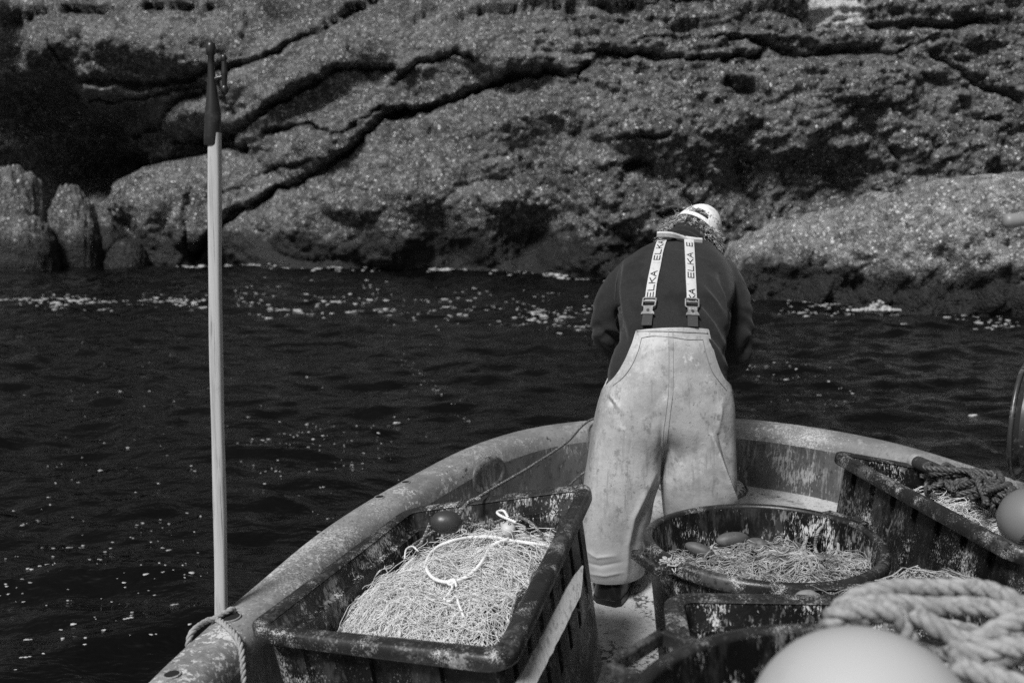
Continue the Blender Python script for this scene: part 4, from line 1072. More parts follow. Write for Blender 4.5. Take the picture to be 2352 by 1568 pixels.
def ring(c_, hw, hd, fwd, n=48, p=2.3, xdir=(1, 0, 0)):
    a_ = np.linspace(0, 2 * np.pi, n, endpoint=False); e = 2 / p
    sx_ = np.sign(np.cos(a_)) * np.abs(np.cos(a_)) ** e; sy_ = np.sign(np.sin(a_)) * np.abs(np.sin(a_)) ** e
    return c_ + np.outer(sx_ * hw, xdir) + np.outer(sy_ * hd, fwd)

# ---- head frame
hu = np.array([.56, .42, .70]); hu /= np.linalg.norm(hu)
hf = np.array([.15, .72, -.55]); hf = hf - hu * (hf @ hu); hf /= np.linalg.norm(hf)
hr = np.cross(hf, hu)
HC = at_y(1598, 536, 4.03)
HR = np.stack([hr, hf, hu], 1)                       # columns: right, forward, up
HS = 1.12
def hd_pt(x, y, z): return HC + HR @ np.array([x, y, z]) * HS

# ---- arms (sleeve centre lines)
def armpath(rows): return curve([at_y(*q) for q in rows], 30)
AL = armpath([(1468, 622, 3.86), (1434, 655, 3.86), (1404, 700, 3.84), (1396, 752, 3.84), (1412, 792, 3.92), (1448, 806, 4.06), (1488, 812, 4.18)])
AR = armpath([(1642, 622, 3.86), (1670, 660, 3.85), (1688, 720, 3.82), (1692, 790, 3.82), (1680, 832, 3.90), (1648, 838, 4.06), (1600, 826, 4.18)])
ARAD = [.074, .073, .066, .060, .060, .054, .044]
ARADS = np.interp(np.linspace(0, 1, 30), np.linspace(0, 1, 7), ARAD)

# ---- body: one continuous skin surface
bm_ = MB()
bm_.loft([ring(*torso_sec(y_, i_)) for y_, i_ in ((985, .09), (970, .06))] + [ring(*torso_sec(y_, .035)) for y_ in (940, 910, 880, 820, 757, 700, 650, 605, 575, 556)])
nk0 = torso_sec(575)[0]
bm_.tube(curve([nk0, (nk0 + HC) / 2 + np.array([0, 0, .01]), HC], 12), [.062] * 12, 20)
bm_.ellipsoid(HC, (.078, .098, .114), HR, 32, 22)
bm_.ellipsoid(hd_pt(0, .035, -.07), (.055, .062, .055), HR)             # jaw
bm_.tube([hd_pt(0, .088, .012), hd_pt(0, .103, -.012), hd_pt(0, .106, -.024), hd_pt(0, .088, -.032)], [.008, .011, .014, .008], 10)   # nose
bm_.tube(curve([hd_pt(-.03, .082, -.058), hd_pt(0, .094, -.056), hd_pt(.03, .082, -.058)], 9), .007, 8)                              # lips
bm_.tube(curve([hd_pt(-.028, .080, -.068), hd_pt(0, .091, -.069), hd_pt(.028, .080, -.068)], 9), .008, 8)
for s_ in (-1, 1):
    bm_.tube(curve([hd_pt(s_ * .052, .070, .026), hd_pt(s_ * .03, .084, .031), hd_pt(s_ * .012, .088, .026)], 8), .008, 8)             # brow
    bm_.ellipsoid(hd_pt(s_ * .03, .078, .006), (.014, .010, .008), HR, 12, 8)
    bm_.ellipsoid(hd_pt(s_ * .076, .0, -.008), (.010, .018, .030), HR, 14, 10)
def hand(arm, thumb_side):
    e = arm[-1]; ax_ = arm[-1] - arm[-4]; ax_ /= np.linalg.norm(ax_)
    sd_ = np.cross(ax_, [0, 0, 1]); sd_ /= np.linalg.norm(sd_); dn = np.cross(ax_, sd_)
    if dn[2] > 0: dn = -dn
    bm_.tube(curve([e - ax_ * .06, e + ax_ * .02, e + ax_ * .05], 8), [.030] * 8, 14)
    bm_.ellipsoid(e + ax_ * .085, (.045, .040, .017), np.stack([ax_, sd_, dn], 1))
    for k, ln in enumerate((.072, .080, .075, .060)):
        o_ = (k - 1.5) * .0205
        b_ = e + ax_ * .115 + sd_ * o_
        bm_.tube(curve([b_ - ax_ * .02, b_ + ax_ * ln * .42, b_ + ax_ * ln * .62 + dn * ln * .34, b_ + ax_ * ln * .48 + dn * ln * .68], 10), np.linspace(.0098, .0078, 10), 10)
    b_ = e + ax_ * .06 + sd_ * thumb_side * .038
    bm_.tube(curve([b_ - sd_ * thumb_side * .02, b_ + ax_ * .022 + sd_ * thumb_side * .014 + dn * .012, b_ + ax_ * .05 + sd_ * thumb_side * .008 + dn * .034], 9), np.linspace(.013, .009, 9), 10)
for arm, ts in ((AL, 1), (AR, -1)):
    bm_.tube(arm, ARADS * .68, 16); hand(arm, ts)
LEGS = {'l': [(1118, 1344, 1516, 3.388, .128), (1160, 1338, 1503, 3.391, .125), (1205, 1334, 1496, 3.392, .12), (1250, 1333, 1490, 3.393, .117), (1300, 1339, 1486, 3.395, .112), (1330, 1344, 1483, 3.40, .110), (1341, 1345, 1482, 3.405, .110)],
        'r': [(1118, 1516, 1688, 3.388, .128), (1160, 1520, 1689, 3.394, .123), (1205, 1524, 1688, 3.41, .118), (1250, 1530, 1686, 3.43, .113), (1300, 1538, 1684, 3.45, .108), (1318, 1540, 1683, 3.458, .106), (1330, 1541, 1682, 3.46, .106)]}
LEGS = {k: curve(np.array(v_, float), 120) for k, v_ in LEGS.items()}
def leg_row(k, py):
    A_ = LEGS[k]; q = [np.interp(py, A_[:, 0], A_[:, j]) for j in range(1, 5)]
    xl, xr, d, hd_ = q
    b_ = at_y((xl + xr) / 2, py, d); c_ = b_ + np.array([0, hd_, 0])
    dep = c_[1] * _c - (c_[2] - CAM_H) * _s
    hw = (xr - xl) / 2 / FOC * dep
    c_[0] = ((xl + xr) / 2 - CXP) / FOC * dep
    return c_, hw, hd_
FOOT = {}
for k, yaw in (('l', math.radians(-24)), ('r', math.radians(-12))):
    rows = []
    for py in (1040, 1118, 1150, 1180, 1240, 1300):
        if py < 1118:
            c_, hw, hd_ = leg_row(k, 1118); c_ = c_ + np.array([0, 0, .09]); rows.append(ring(c_, hw * .75, hd_ * .75, np.array([0, 1., 0]), 24, 2)); continue
        c_, hw, hd_ = leg_row(k, py); rows.append(ring(c_, hw * .72, hd_ * .72, np.array([0, 1., 0]), 24, 2))
    c_, hw, hd_ = leg_row(k, LEGS[k][-1, 0])
    zf = deck_z(c_[1]) ; f2 = np.array([-math.sin(yaw), math.cos(yaw), 0])
    hh = np.array([c_[0], c_[1], zf]); FOOT[k] = (hh, f2)
    rows.append(ring(np.array([c_[0], c_[1], zf + .10]), .05, .055, np.array([0, 1., 0]), 24, 2))
    bm_.loft(rows)
    bm_.tube(curve([hh + np.array([0, 0, .09]) - f2 * .03, hh + np.array([0, 0, .06]) + f2 * .06, hh + np.array([0, 0, .045]) + f2 * .15], 10), np.linspace(.045, .032, 10), 16)
me = remesh(bm_, .0065, 4, 'person')
person = link('person', me, 'skin', sharp=180)
pl_ = FOOT['l'][0]
me.transform(Matrix.Translation(-Vector(pl_))); person.location = Vector(pl_)
tag(person, 'fisherman seen from behind in pale bib overalls and dark fleece, bent over the bow', 'person')

# ---- fleece
fb = MB()
fb.loft([ring(*torso_sec(y_, .004), n=64) for y_ in (945, 925, 900, 870, 840, 800, 757, 730, 700, 675, 650, 627, 605, 590, 575, 563, 556, 549, 543, 538)])
fb.tube(AL[:-2], ARADS[:-2], 28); fb.tube(AR[:-2], ARADS[:-2], 28)
for arm in (AL, AR):
    fb.ellipsoid(arm[1] + np.array([0, .0, -.005]), (.082, .085, .08))
    e = arm[-3]; t_ = arm[-3] - arm[-5]; t_ /= np.linalg.norm(t_); fb.tube([e - t_ * .03, e + t_ * .022], .049, 24)
me = remesh(fb, .0085, 14, 'fleece_jumper')
def ridge(me_, lines, ex=1.35, ws=1.0):
    V, Nn = get_v(me_), get_n(me_); uv = proj(V)
    vis = (Nn * (V - np.array([0, 0, CAM_H]))).sum(1) < .2
    add = np.zeros(len(V))
    for pts_, wd, hgt in lines:
        d_ = np.full(len(V), 1e9); par = np.zeros(len(V))
        n_ = len(pts_) - 1
        for i_, ((ax0, ay0), (bx0, by0)) in enumerate(zip(pts_[:-1], pts_[1:])):
            dx, dy = bx0 - ax0, by0 - ay0; t_ = np.clip(((uv[:, 0] - ax0) * dx + (uv[:, 1] - ay0) * dy) / (dx * dx + dy * dy), 0, 1)
            dd = np.hypot(uv[:, 0] - ax0 - t_ * dx, uv[:, 1] - ay0 - t_ * dy)
            par = np.where(dd < d_, (i_ + t_) / n_, par); d_ = np.minimum(d_, dd)
        add += np.where(vis, hgt * np.exp(-np.abs(d_ / (wd * ws)) ** ex) * np.sin(np.pi * np.clip(par * .9 + .05, 0, 1)) ** .6, 0)
    set_v(me_, V + Nn * add[:, None])
V, Nn = get_v(me), get_n(me)
nz_ = .004 * fbm(V[:, 0] * 7 + V[:, 1] * 5, V[:, 2] * 9, 3, 33)
nz_ += .005 * pn(V[:, 0] * 9 - V[:, 2] * 9, V[:, 2] * 5 + V[:, 0] * 4, 35) * smooth(.10, .24, np.abs(V[:, 0] - .62))
arm_d = np.minimum(*[np.min(np.linalg.norm(V[:, None] - A_[None, ::2], axis=2), axis=1) for A_ in (AL, AR)])
nz_ += np.where(arm_d < .09, .006 * np.sin(V[:, 2] * 75 + V[:, 1] * 60 + 5 * fbm(V[:, 0] * 6, V[:, 2] * 6, 2, 4)) * smooth(1.2, .95, V[:, 2]), 0)
set_v(me, V + Nn * nz_[:, None])
ridge(me, [([(1606, 655), (1640, 700), (1662, 745)], 7, 0.019), ([(1602, 680), (1636, 728), (1660, 775)], 8, -0.015), ([(1608, 705), (1640, 748), (1662, 800)], 7, 0.019), ([(1612, 740), (1642, 778), (1664, 830)], 8, -0.015),
           ([(1622, 770), (1648, 805), (1668, 850)], 7, 0.018), ([(1640, 640), (1660, 690), (1668, 740)], 7, 0.018), ([(1655, 630), (1672, 680), (1676, 735)], 6, -0.019), ([(1425, 600), (1416, 660), (1420, 730), (1436, 780)], 6, -0.019),
           ([(1436, 610), (1430, 670), (1434, 730)], 9, 0.011), ([(1420, 800), (1412, 840), (1400, 870)], 8, 0.015), ([(1700, 815), (1715, 800), (1722, 780)], 6, -0.018), ([(1690, 835), (1710, 825), (1720, 812)], 5, 0.014), ([(1376, 770), (1400, 790), (1415, 800)], 6, 0.015), ([(1368, 745), (1392, 765), (1412, 775)], 6, -0.014)], 1.9, 1.25)
fleece = link('fleece_jumper', me, 'fleece', person, sharp=180)
FB = bvh_of(me)
def on_fleece(px, py, off):
    l_, n_ = sight(FB, px, py)
    if l_ is None:
        l_, n_, _, _ = FB.find_nearest(Vector(at_y(px, py, 3.86))); l_, n_ = np.array(l_), np.array(n_)
    return l_ + n_ * off, n_
# left side panel seam of the fleece
q = [on_fleece(x_, y_, .001)[0] for x_, y_ in [(1424, 604), (1417, 640), (1413, 690), (1420, 722), (1430, 760)]]
MB().tube(curve(q, 40), .0022, 6).build('seam', 'tab', fleece, sharp=180)
# ribbed collar / neck gaiter
mb = MB(); k0 = torso_sec(548)[0]; k1 = HC - hu * .030 - hf * .030
rings_ = []
for t_ in np.linspace(0, 1, 26):
    c_ = k0 * (1 - t_) + k1 * t_; axn = (k1 - k0) / np.linalg.norm(k1 - k0); xd = np.array([1, 0, 0]) - axn * axn[0]; xd /= np.linalg.norm(xd); yd = np.cross(axn, xd)
    rr = .092 - .014 * t_ + .0035 * math.sin(t_ * 31)
    rings_.append(ring(c_, rr, rr * .95, yd, 40, 2, xd))
mb.loft(rings_, caps=False).build('collar', 'fleece', fleece, sharp=180)

# ---- overalls: back and front panels that become two legs
MH = 22
def torso_half(py, sgn, s0=-1.0, s1=1.0):
    c_, hw, hd_, fwd = torso_sec(py, -.006 * (1 - float(smooth(930, 1060, py))))
    p_ = float(smooth(975, 1118, py)) ** 1.3
    a0, a1 = math.asin(max(-1, s0)), math.asin(min(1, s1)); t_ = np.linspace(-1, 1, 2 * MH + 1)
    a_ = a0 + (a1 - a0) * (t_ + 1) / 2
    s_ = np.sin(a_); dp = np.cos(a_) ** (.87 if py < 800 else .87 - .27 * float(smooth(800, 950, py)))
    k_ = np.where(t_ < 0, t_ * 2 + 1, t_ * 2 - 1)          # figure of eight
    s8 = np.where(t_ < 0, -.5, .5) + .5 * np.sin(k_ * np.pi / 2); d8 = np.abs(np.cos(k_ * np.pi / 2)) ** .62
    s_, dp = s_ * (1 - p_) + s8 * p_, dp * (1 - p_) + d8 * p_
    return c_ + np.outer(s_ * hw, [1, 0, 0]) + np.outer(dp * hd_ * sgn, fwd)
BIBY = np.array([753, 780, 820, 850, 868, 880, 890, 899.]); BL = np.array([1460, 1452, 1436, 1420, 1407, 1397, 1389, 1386.]); BR = np.array([1628, 1634, 1644, 1654, 1662, 1668, 1673, 1677.])
def bib_lim(py):
    c_, hw, hd_, fwd = torso_sec(py, -.006)
    out = []
    for T in (BL, BR):
        s_ = 0.0
        for _ in range(8):
            p_ = c_ - fwd * hd_ * math.sqrt(max(0, 1 - s_ * s_)); dep = p_[1] * _c - (p_[2] - CAM_H) * _s
            s_ = max(-1.0, min(1.0, ((np.interp(py, BIBY, T) - CXP) / FOC * dep - c_[0]) / hw))
        k_ = float(smooth(868, 899, py)); out.append(s_ * (1 - k_) + (-1 if T is BL else 1) * k_)
    return out
rows_y = list(np.linspace(753, 899, 26)) + list(np.linspace(905, 1118, 34))
back = [torso_half(y_, -1, *(bib_lim(y_) if y_ < 899 else (-1, 1))) for y_ in rows_y]
fy = list(np.linspace(690, 899, 26)) + list(np.linspace(905, 1118, 34))
def front_lim(y_):
    t_ = smooth(700, 890, y_); return -(.5 + .5 * t_), (.5 + .5 * t_)
front = [torso_half(y_, 1, *(front_lim(y_) if y_ < 899 else (-1, 1))) for y_ in fy]
ov = MB()
ov.grid(np.array(back)); ov.grid(np.array(front), flip=True)
for k_, sl_ in (('l', slice(0, MH + 1)), ('r', slice(MH, 2 * MH + 1))):
    rb, rf = [], []
    ylast = LEGS[k_][-1, 0]
    for i_, y_ in enumerate(np.linspace(1118, ylast, 34)):
        if i_ == 0: rb.append(back[-1][sl_]); rf.append(front[-1][sl_]); continue
        c_, hw, hd_ = leg_row(k_, y_); a_ = np.linspace(-np.pi / 2, np.pi / 2, MH + 1)
        x_ = np.sin(a_) * hw; d_ = np.cos(a_) ** (.62 + .2 * float(smooth(1118, 1300, y_))) * hd_
        tw = math.radians(20 if k_ == 'l' else 8) * smooth(1150, 1330, y_)
        def rot(x__, d__): return c_ + np.stack([x__ * 1.0, d__ - x__ * math.sin(-tw) * .8, 0 * x__], -1)
        hem = np.array([0, 0, 1.0])
        rb.append(rot(x_, -d_)); rf.append(rot(x_, d_))
    ov.grid(np.array(rb)); ov.grid(np.array(rf), flip=True)
me = ov.mesh('bib_overalls')
b2 = bmesh.new(); b2.from_mesh(me); bmesh.ops.remove_doubles(b2, verts=b2.verts, dist=.0006)
bmesh.ops.recalc_face_normals(b2, faces=b2.faces); b2.to_mesh(me); b2.free()
me = evaluated(me, [('SUBSURF', dict(levels=2, render_levels=2))])
V, Nn = get_v(me), get_n(me)
vis_ = (Nn * (V - np.array([0, 0, CAM_H]))).sum(1) < 0
ctr = np.array([.62, 3.55, 0]); outw = ((V[:, :2] - ctr[:2]) * Nn[:, :2]).sum(1)
if np.median(np.sign(outw)) < 0: Nn = -Nn; me.flip_normals()
zz_ = V[:, 2]
nz_ = .0016 * fbm(V[:, 0] * 4, zz_ * 3 + V[:, 1] * 3, 3, 71) * smooth(.95, .75, zz_) + 0.0007 * fbm(V[:, 0] * 18, zz_ * 15 + V[:, 1] * 6, 3, 73) + 0.0012 * pn(V[:, 0] * 4 + zz_ * 3, zz_ * 12 - V[:, 0] * 7, 75) * smooth(.62, .35, zz_)
set_v(me, V + Nn * nz_[:, None])
ridge(me, [([(1636, 1000), (1656, 1060), (1672, 1110), (1692, 1165), (1698, 1200)], 7, .024), ([(1652, 1000), (1670, 1055), (1684, 1105), (1700, 1160)], 6, -.020), ([(1522, 960), (1520, 1010), (1518, 1070)], 8, -.008),
           ([(1505, 1090), (1480, 1140), (1455, 1190), (1442, 1250), (1438, 1330)], 8, .012), ([(1520, 1080), (1496, 1140), (1472, 1190), (1460, 1250)], 8, -.010), ([(1372, 1000), (1366, 1090), (1360, 1180), (1362, 1300)], 10, .006), ([(1388, 1010), (1384, 1100), (1380, 1200)], 9, -.005),
           ([(1545, 1040), (1556, 1090), (1560, 1165)], 7, .006), ([(1600, 1010), (1608, 1080), (1612, 1165)], 9, -.005), ([(1400, 905), (1415, 925), (1430, 945)], 5, .006), ([(1395, 912), (1408, 932)], 5, -.006), ([(1660, 915), (1655, 950), (1650, 985)], 7, .007),
           ([(1534, 880), (1505, 930), (1495, 985)], 18, -.006), ([(1345, 1262), (1372, 1280), (1412, 1276)], 5, .005), ([(1342, 1290), (1380, 1300), (1430, 1290)], 5, -.004), ([(1346, 1316), (1390, 1322), (1430, 1314)], 4, .004)])
bv_ = bvh_of(me)
me = evaluated(me, [('SOLIDIFY', dict(thickness=.004, offset=-1.0))])
overalls = link('bib_overalls', me, 'overalls', person, sharp=60, fixn=False)
def on_ov(px, py, off=.0015):
    l_, n_ = sight(bv_, px, py); return (l_ + n_ * off) if l_ is not None else None
def seamline(rows, r_, name, m_):
    q_ = [on_ov(*p_) for p_ in rows]; q_ = [p_ for p_ in q_ if p_ is not None]
    return q_
mb = MB()
for rows in ([(1474, 776), (1500, 772), (1545, 775), (1580, 780), (1614, 780)], [(1474, 776), (1466, 806), (1452, 838), (1432, 866), (1408, 886)], [(1614, 780), (1622, 815), (1634, 850), (1650, 874), (1668, 896)]):
    q_ = seamline(rows, 0, '', ''); mb.tube(curve(q_, 60), .0011, 5)
mb.build('stitching', 'stitch', overalls, sharp=180)
mb = MB()
for dx in (-5, 5):
    q_ = seamline([(1540 + dx, 757), (1541 + dx, 800), (1541 + dx, 850), (1540 + dx, 900), (1534 + dx, 950), (1528 + dx, 1000), (1524 + dx * .7, 1040), (1521 + dx * .4, 1066)], 0, '', ''); mb.tube(curve(q_, 60), .0012, 6)
mb.build('centre_seam', 'overalls', overalls, sharp=180)
mb = MB()
bt = [q_ for q_ in (on_ov(x_, y_, .001) for x_, y_ in [(1463, 760), (1500, 760), (1544, 761), (1590, 763), (1625, 765)]) if q_ is not None]
mb.tube(curve(bt, 40), .0035, 8); mb.build('hem', 'overalls', overalls, sharp=180)

# ---- braces with their lettering and buckles
LET = {'E': [((0, 0), (0, 1)), ((0, .0), (.8, .0)), ((0, .5), (.7, .5)), ((0, 1), (.8, 1))], 'L': [((0, 0), (0, 1)), ((0, 0), (.8, 0))],
       'K': [((0, 0), (0, 1)), ((.02, .42), (.82, 1)), ((.25, .56), (.85, 0))], 'A': [((0, 0), (.45, 1)), ((.45, 1), (.9, 0)), ((.18, .36), (.72, .36))]}
def brace(px_pts, width, text, label=None):
    ctrs, nrs = [], []
    for p_ in curve([(x_, y_, 0) for x_, y_ in px_pts], 46):
        l_, n_ = on_fleece(p_[0], p_[1], .0); ctrs.append(l_); nrs.append(n_)
    ctrs, nrs = np.array(ctrs), np.array(nrs)
    for _ in range(6):
        ctrs[1:-1] = .25 * ctrs[:-2] + .5 * ctrs[1:-1] + .25 * ctrs[2:]; nrs[1:-1] = .25 * nrs[:-2] + .5 * nrs[1:-1] + .25 * nrs[2:]
    nrs /= np.linalg.norm(nrs, axis=1, keepdims=True)
    t_ = np.gradient(ctrs, axis=0); t_ /= np.linalg.norm(t_, axis=1, keepdims=True)
    sd_ = np.cross(t_, nrs); sd_ /= np.linalg.norm(sd_, axis=1, keepdims=True)
    if sd_[:, 0].mean() < 0: sd_ = -sd_
    ctrs = ctrs + nrs * .0065
    L_ = np.concatenate([[0], np.cumsum(np.linalg.norm(np.diff(ctrs, axis=0), axis=1))])
    h_ = width / 2
    R_ = np.stack([ctrs - sd_ * h_ - nrs * .005, ctrs - sd_ * h_ + nrs * .0003, ctrs - sd_ * h_ * .9 + nrs * .001, ctrs + sd_ * h_ * .9 + nrs * .001, ctrs + sd_ * h_ + nrs * .0003, ctrs + sd_ * h_ - nrs * .005], 1)
    o_ = MB().loft(R_).build('shoulder_strap', 'strap', person, sharp=40)
    def loc(u_, v_, off=.0018):
        f_ = lambda A_: np.array([np.interp(u_, L_, A_[:, j]) for j in range(3)])
        return f_(ctrs) + f_(sd_) * v_ + f_(nrs) * off
    yrow = proj(ctrs)[:, 1]
    for word, y0, y1, clip in text:
        mb = MB()                       # runs up the strap, letter tops to the left
        u0, u1 = np.interp(-y0, -yrow, L_), np.interp(-y1, -yrow, L_)
        cw_ = (u1 - u0) / (len(word) - .12); hgt = width * .56
        for i_, ch in enumerate(word):
            for (xa, ya), (xb, yb_) in LET[ch]:
                ua, ub = u0 + cw_ * (i_ + xa * .88), u0 + cw_ * (i_ + xb * .88); va, vb = hgt / 2 - ya * hgt, hgt / 2 - yb_ * hgt
                if max(ua, ub) > L_[-1] * .985: continue
                th_ = .0042
                du, dv = ub - ua, vb - va; l2 = math.hypot(du, dv); nu_, nv_ = -dv / l2 * th_ / 2, du / l2 * th_ / 2; eu, ev = du / l2 * th_ / 2, dv / l2 * th_ / 2
                n2 = 5; P_ = np.array([[loc(ua - eu + (du + 2 * eu) * s_ + nu_ * w_, va - ev + (dv + 2 * ev) * s_ + nv_ * w_) for w_ in (-1, 1)] for s_ in np.linspace(0, 1, n2)])
                mb.grid(P_)
        mb.build('lettering', 'print', o_, smoothed=False)
    # buckle: frame with a bar, clip below it, dark tab into the bib
    b_ = ctrs[0]; n_ = nrs[0]; s_ = sd_[0]; up_ = np.cross(n_, s_); up_ = up_ if up_[2] > 0 else -up_
    def q(a_, c_, off=.006): return b_ + s_ * a_ + up_ * c_ + n_ * off
    bk = MB()
    fw, ft, fbm_ = .024, .004, -.030
    bk.tube(np.array([q(-fw, ft), q(-fw * .8, ft + .003), q(fw * .8, ft + .003), q(fw, ft), q(fw * .95, fbm_ + .003), q(fw * .75, fbm_), q(-fw * .75, fbm_), q(-fw * .95, fbm_ + .003)]), .0034, 8, closed=True)
    bk.tube(np.array([q(-fw * .9, -.010, .008), q(fw * .9, -.010, .008)]), .0028, 8)
    ob = bk.build('buckle', 'buckle', o_, sharp=50)
    cl = MB()
    out_ = [(-.017, -.031), (.017, -.031), (.0165, -.052), (.023, -.060), (.0235, -.068), (.018, -.066), (-.018, -.066), (-.0235, -.068), (-.023, -.060), (-.0165, -.052)]
    top_ = [q(a_, c_, .011) for a_, c_ in out_]; bot_ = [q(a_, c_, .002) for a_, c_ in out_]
    n2 = len(out_); cl.add(np.array(top_ + bot_), [tuple(range(n2))] + [tuple(range(2 * n2 - 1, n2 - 1, -1))] + [(i_, (i_ + 1) % n2, n2 + (i_ + 1) % n2, n2 + i_) for i_ in range(n2)])
    cl.build('clip', 'buckle', o_, smoothed=False)
    pbn = MB(); a_ = np.linspace(0, 2 * np.pi, 16, endpoint=False)
    pbn.tube(np.array([q(0, -.050, .008), q(0, -.050, .0135)]), .0055, 16); pbn.build('stud', 'print', o_, smoothed=False)
    tb = MB(); tb.loft([[q(-.018, c_, .007), q(.018, c_, .007), q(.018, c_, .003), q(-.018, c_, .003)] for c_ in (-.060, -.075, -.092, -.112)]); tb.build('strap_tab', 'tab', o_, sharp=40)
    return o_
brace([(1493, 692), (1498, 655), (1505, 618), (1513, 580), (1523, 546)], .0365, [('ELKA', 684, 622, 0), ('ELKA', 597, 553, 0)])
brace([(1588.5, 694), (1587, 655), (1585.5, 620), (1584, 585), (1582.5, 553)], .0365, [('KA', 690, 663, 0), ('ELKA', 638, 580, 0), ('E', 566, 556, 0)])
mb = MB(); q_ = []
for x_, y_ in [(1509, 542), (1518, 541), (1545, 543), (1570, 547), (1592, 551), (1612, 553)]:
    l_, n_ = sight(FB, x_, y_ + 4)
    if l_ is None: l_ = at_y(x_, y_, 3.85); n_ = np.array([0, -.7, .7])
    q_.append(l_ + n_ * .006)
qq = curve(q_, 30); mb.loft([[p_ + np.array([0, -.004, .006]), p_ + np.array([0, .006, .012]), p_ + np.array([0, .012, -.002]), p_ + np.array([0, .0, -.008])] for p_ in qq])
mb.build('strap_yoke', 'strap', person, sharp=50)

# ---- boots
for k_ in ('l', 'r'):
    hh, f2 = FOOT[k_]; sd_ = np.array([f2[1], -f2[0], 0])
    c_, hw, hd_ = leg_row(k_, LEGS[k_][-1, 0])
    heel = hh - f2 * .075
    mb = MB(); rings_ = []
    for t_, w_, hgt in [(-.03, .034, .085), (-.015, .052, .105), (.04, .060, .12), (.11, .058, .115), (.15, .055, .096), (.19, .055, .078), (.235, .053, .066), (.275, .042, .052), (.298, .018, .03)]:
        p_ = heel + f2 * t_; zb = deck_z(p_[1]) + .002
        a_ = np.linspace(0, np.pi, 14)
        rings_.append([p_ * np.array([1, 1, 0]) + sd_ * (-w_) + np.array([0, 0, zb])] + [p_ * np.array([1, 1, 0]) + sd_ * (-w_ * math.cos(x_) ** 1 if True else 0) + np.array([0, 0, zb + .022 + (hgt - .022) * math.sin(x_)]) for x_ in a_] + [p_ * np.array([1, 1, 0]) + sd_ * w_ + np.array([0, 0, zb])])
    mb.loft(rings_)
    top_ = np.array([c_[0], c_[1], c_[2] + .05]); base_ = heel + f2 * .07; base_[2] = deck_z(base_[1]) + .05
    # wide rubber shaft that fills the trouser hem
    rr_ = []
    for t_ in np.linspace(0, 1, 8):
        q_ = base_ * (1 - t_) + top_ * t_; kx = .058 * (1 - t_) + hw * .90 * t_; ky = .095 * (1 - t_) + hd_ * .90 * t_
        rr_.append(ring(q_, kx, ky, f2, 28, 2, sd_))
    mb.loft(rr_)
    me = remesh(mb, .007, 5, 'boot')
    bt_ = link('boot', me, 'boot', person, sharp=180)
    ms = MB(); rings_ = []
    for t_, w_ in [(-.033, .034), (-.017, .054), (.04, .062), (.11, .060), (.15, .057), (.19, .057), (.235, .055), (.28, .043), (.302, .016)]:
        p_ = heel + f2 * t_; zb = deck_z(p_[1])
        rings_.append([p_ * np.array([1, 1, 0]) + sd_ * -w_ + np.array([0, 0, zb + .001]), p_ * np.array([1, 1, 0]) + sd_ * -w_ + np.array([0, 0, zb + .022]), p_ * np.array([1, 1, 0]) + sd_ * w_ + np.array([0, 0, zb + .022]), p_ * np.array([1, 1, 0]) + sd_ * w_ + np.array([0, 0, zb + .001])])
    ms.loft(rings_).build('sole', 'boot', bt_, sharp=40)

# ---- cap
a_ = np.linspace(0, 2 * np.pi, 97)[:-1]
def cap_ring(zc, off=0.0):
    k_ = math.sqrt(max(0, 1 - (zc / .122) ** 2)); g_ = 1 + .012 * np.sin(a_ * 6) * k_ * (zc > .03)
    return HC + HS * (np.outer(np.cos(a_) * (.086 + off) * k_ * g_, hr) + np.outer(np.sin(a_) * (.102 + off) * k_ * g_, hf)) + hu * HS * (zc - .012)
zs_ = [.012, .016, .022, .028, .034, .040, .048, .056, .064, .073, .082, .091, .100, .108, .114, .119, .1215]
P_ = np.array([cap_ring(z_) for z_ in zs_])
mb = MB(); fidx = []
nA = len(a_)
for i_ in range(len(zs_) - 1):
    for j_ in range(nA):
        az = (a_[j_] + a_[1] / 2 - 1.5 * np.pi + np.pi) % (2 * np.pi) - np.pi         # 0 at the back of the head
        zmid = (zs_[i_] + zs_[i_ + 1]) / 2
        if zmid > .030 and (az / .46) ** 2 + ((zmid - .030) / .024) ** 2 < 1: continue          # half-round opening above the back strap
        fidx.append((i_ * nA + j_, i_ * nA + (j_ + 1) % nA, (i_ + 1) * nA + (j_ + 1) % nA, (i_ + 1) * nA + j_))
mb.add(P_.reshape(-1, 3), fidx); mb.f.append(tuple((len(zs_) - 1) * nA + j_ for j_ in range(nA)))
me = mb.mesh('cap')
V = get_v(me); me.update(); Nn = get_n(me)
me2 = evaluated(me, [('SOLIDIFY', dict(thickness=.0035, offset=1.0))])
cap = link('cap', me2, 'cap', person, sharp=60)
vis_ = []
for s_ in np.linspace(-1, 1, 15):
    vis_.append([hd_pt(s_ * .078, .060 + .030 * (1 - s_ * s_) ** .5, .014 - .006 * s_ * s_), hd_pt(s_ * .070, .105 + .070 * (1 - s_ * s_) ** .5, .004 - .016 * s_ * s_), hd_pt(s_ * .070, .105 + .070 * (1 - s_ * s_) ** .5, .001 - .016 * s_ * s_), hd_pt(s_ * .078, .060 + .030 * (1 - s_ * s_) ** .5, .010 - .006 * s_ * s_)])
MB().loft(vis_).build('visor', 'cap', cap, sharp=50)
mb = MB(); mb.tube(np.array([cap_ring(.0135, .0035)[j_] for j_ in range(nA)]), .0016, 5, closed=True); mb.build('cap_hem', 'cap', cap, sharp=180)
MB().ellipsoid(HC + hu * .110 * HS, (.007, .007, .004), HR, 14, 8).build('cap_button', 'cap', cap, sharp=180)

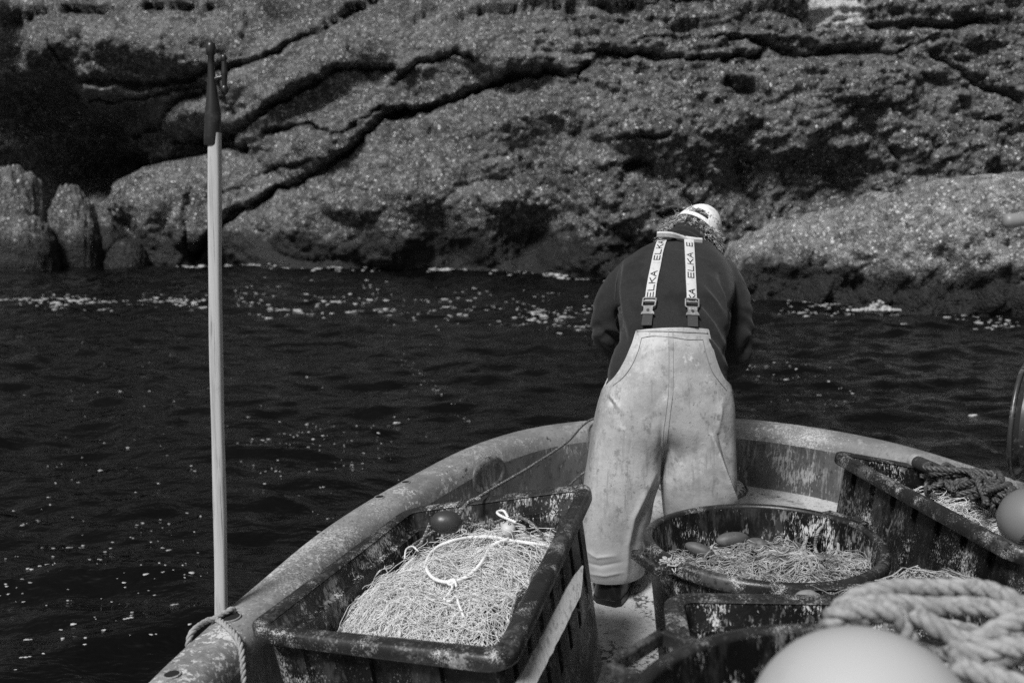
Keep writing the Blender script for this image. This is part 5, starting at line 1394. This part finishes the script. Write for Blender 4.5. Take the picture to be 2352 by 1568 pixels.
# ---- hair: dark roots and grey curls below the cap
mb = MB(); mb.ellipsoid(HC + hu * .004 - hf * .004, (.084, .101, .110), HR, 40, 30)
me = mb.mesh('hair'); V = get_v(me); Q = (V - HC) @ HR
keepers = (Q[:, 1] < .035) & (Q[:, 2] > -.050)
b2 = bmesh.new(); b2.from_mesh(me); b2.verts.ensure_lookup_table()
bmesh.ops.delete(b2, geom=[v_ for v_ in b2.verts if not keepers[v_.index]], context='VERTS'); b2.to_mesh(me); b2.free()
hair = link('hair', me, 'hair_dark', person, sharp=180)
mb = MB(); g = np.random.default_rng(91)
cnt = 0
while cnt < 300:
    th, ph = g.uniform(0, 2 * np.pi), g.uniform(-.42, .42)
    x_, y_ = math.cos(th), math.sin(th)
    if y_ > .35: continue
    if ph > .20 and not (y_ < -.72): continue
    if ph < -.02 and y_ < -.45 and abs(x_) < .6: continue
    k_ = math.sqrt(1 - ph * ph); nrm_ = HR @ np.array([x_ * k_, y_ * k_, ph]); rt = HC + HR @ np.array([x_ * k_ * .085, y_ * k_ * .102, ph * .113])
    cnt += 1
    t_ = np.linspace(0, 1, 22); ln = g.uniform(.022, .055) * (1.35 if abs(x_) > .6 else 1) * (1.0 if ph < .2 else .5)
    dirn = -hu * .6 + nrm_ * g.uniform(.2, .6) + hr * np.sign(x_) * (.45 if abs(x_) > .5 else 0) + np.array([0, 0, -.45]) + g.normal(0, .18, 3); dirn /= np.linalg.norm(dirn)
    if ph > .2: dirn = np.cross(nrm_, hu) * g.choice([-1, 1]) + nrm_ * .25; dirn /= np.linalg.norm(dirn)
    e1 = np.cross(dirn, nrm_); e1 /= np.linalg.norm(e1) + 1e-9; e2 = np.cross(dirn, e1)
    ra = g.uniform(.006, .015) * (1 if ph < .2 else .5); tn = g.uniform(.7, 1.9) * 2 * np.pi; p0_ = g.uniform(0, 6.28)
    q = rt + np.outer(t_ * ln, dirn) + (t_ ** .7)[:, None] * (np.outer(np.cos(t_ * tn + p0_), e1) + np.outer(np.sin(t_ * tn + p0_), nrm_ * .8 + e2 * .3)) * ra + np.outer(t_ ** .5 * .006, nrm_)
    for c2 in range(3):
        mb.tube(q + g.normal(0, .0012, 3) + np.outer(t_, g.normal(0, .003, 3)), np.linspace(.0014, .0006, 22), 3, caps=False)
for _ in range(60):                                     # loose wisps
    th = g.uniform(np.pi, 2 * np.pi); nrm_ = HR @ np.array([math.cos(th), math.sin(th) , -.2]); rt = HC + HR @ np.array([math.cos(th) * .082, math.sin(th) * .097, g.uniform(-.05, .01)])
    t_ = np.linspace(0, 1, 16); q = rt + np.outer(t_ * g.uniform(.02, .05), nrm_ + g.normal(0, .5, 3)) + np.outer(np.sin(t_ * g.uniform(3, 8)), g.normal(0, .008, 3)); mb.tube(q, .0004, 3, caps=False)
mb.build('curls', 'hair', hair, sharp=180)
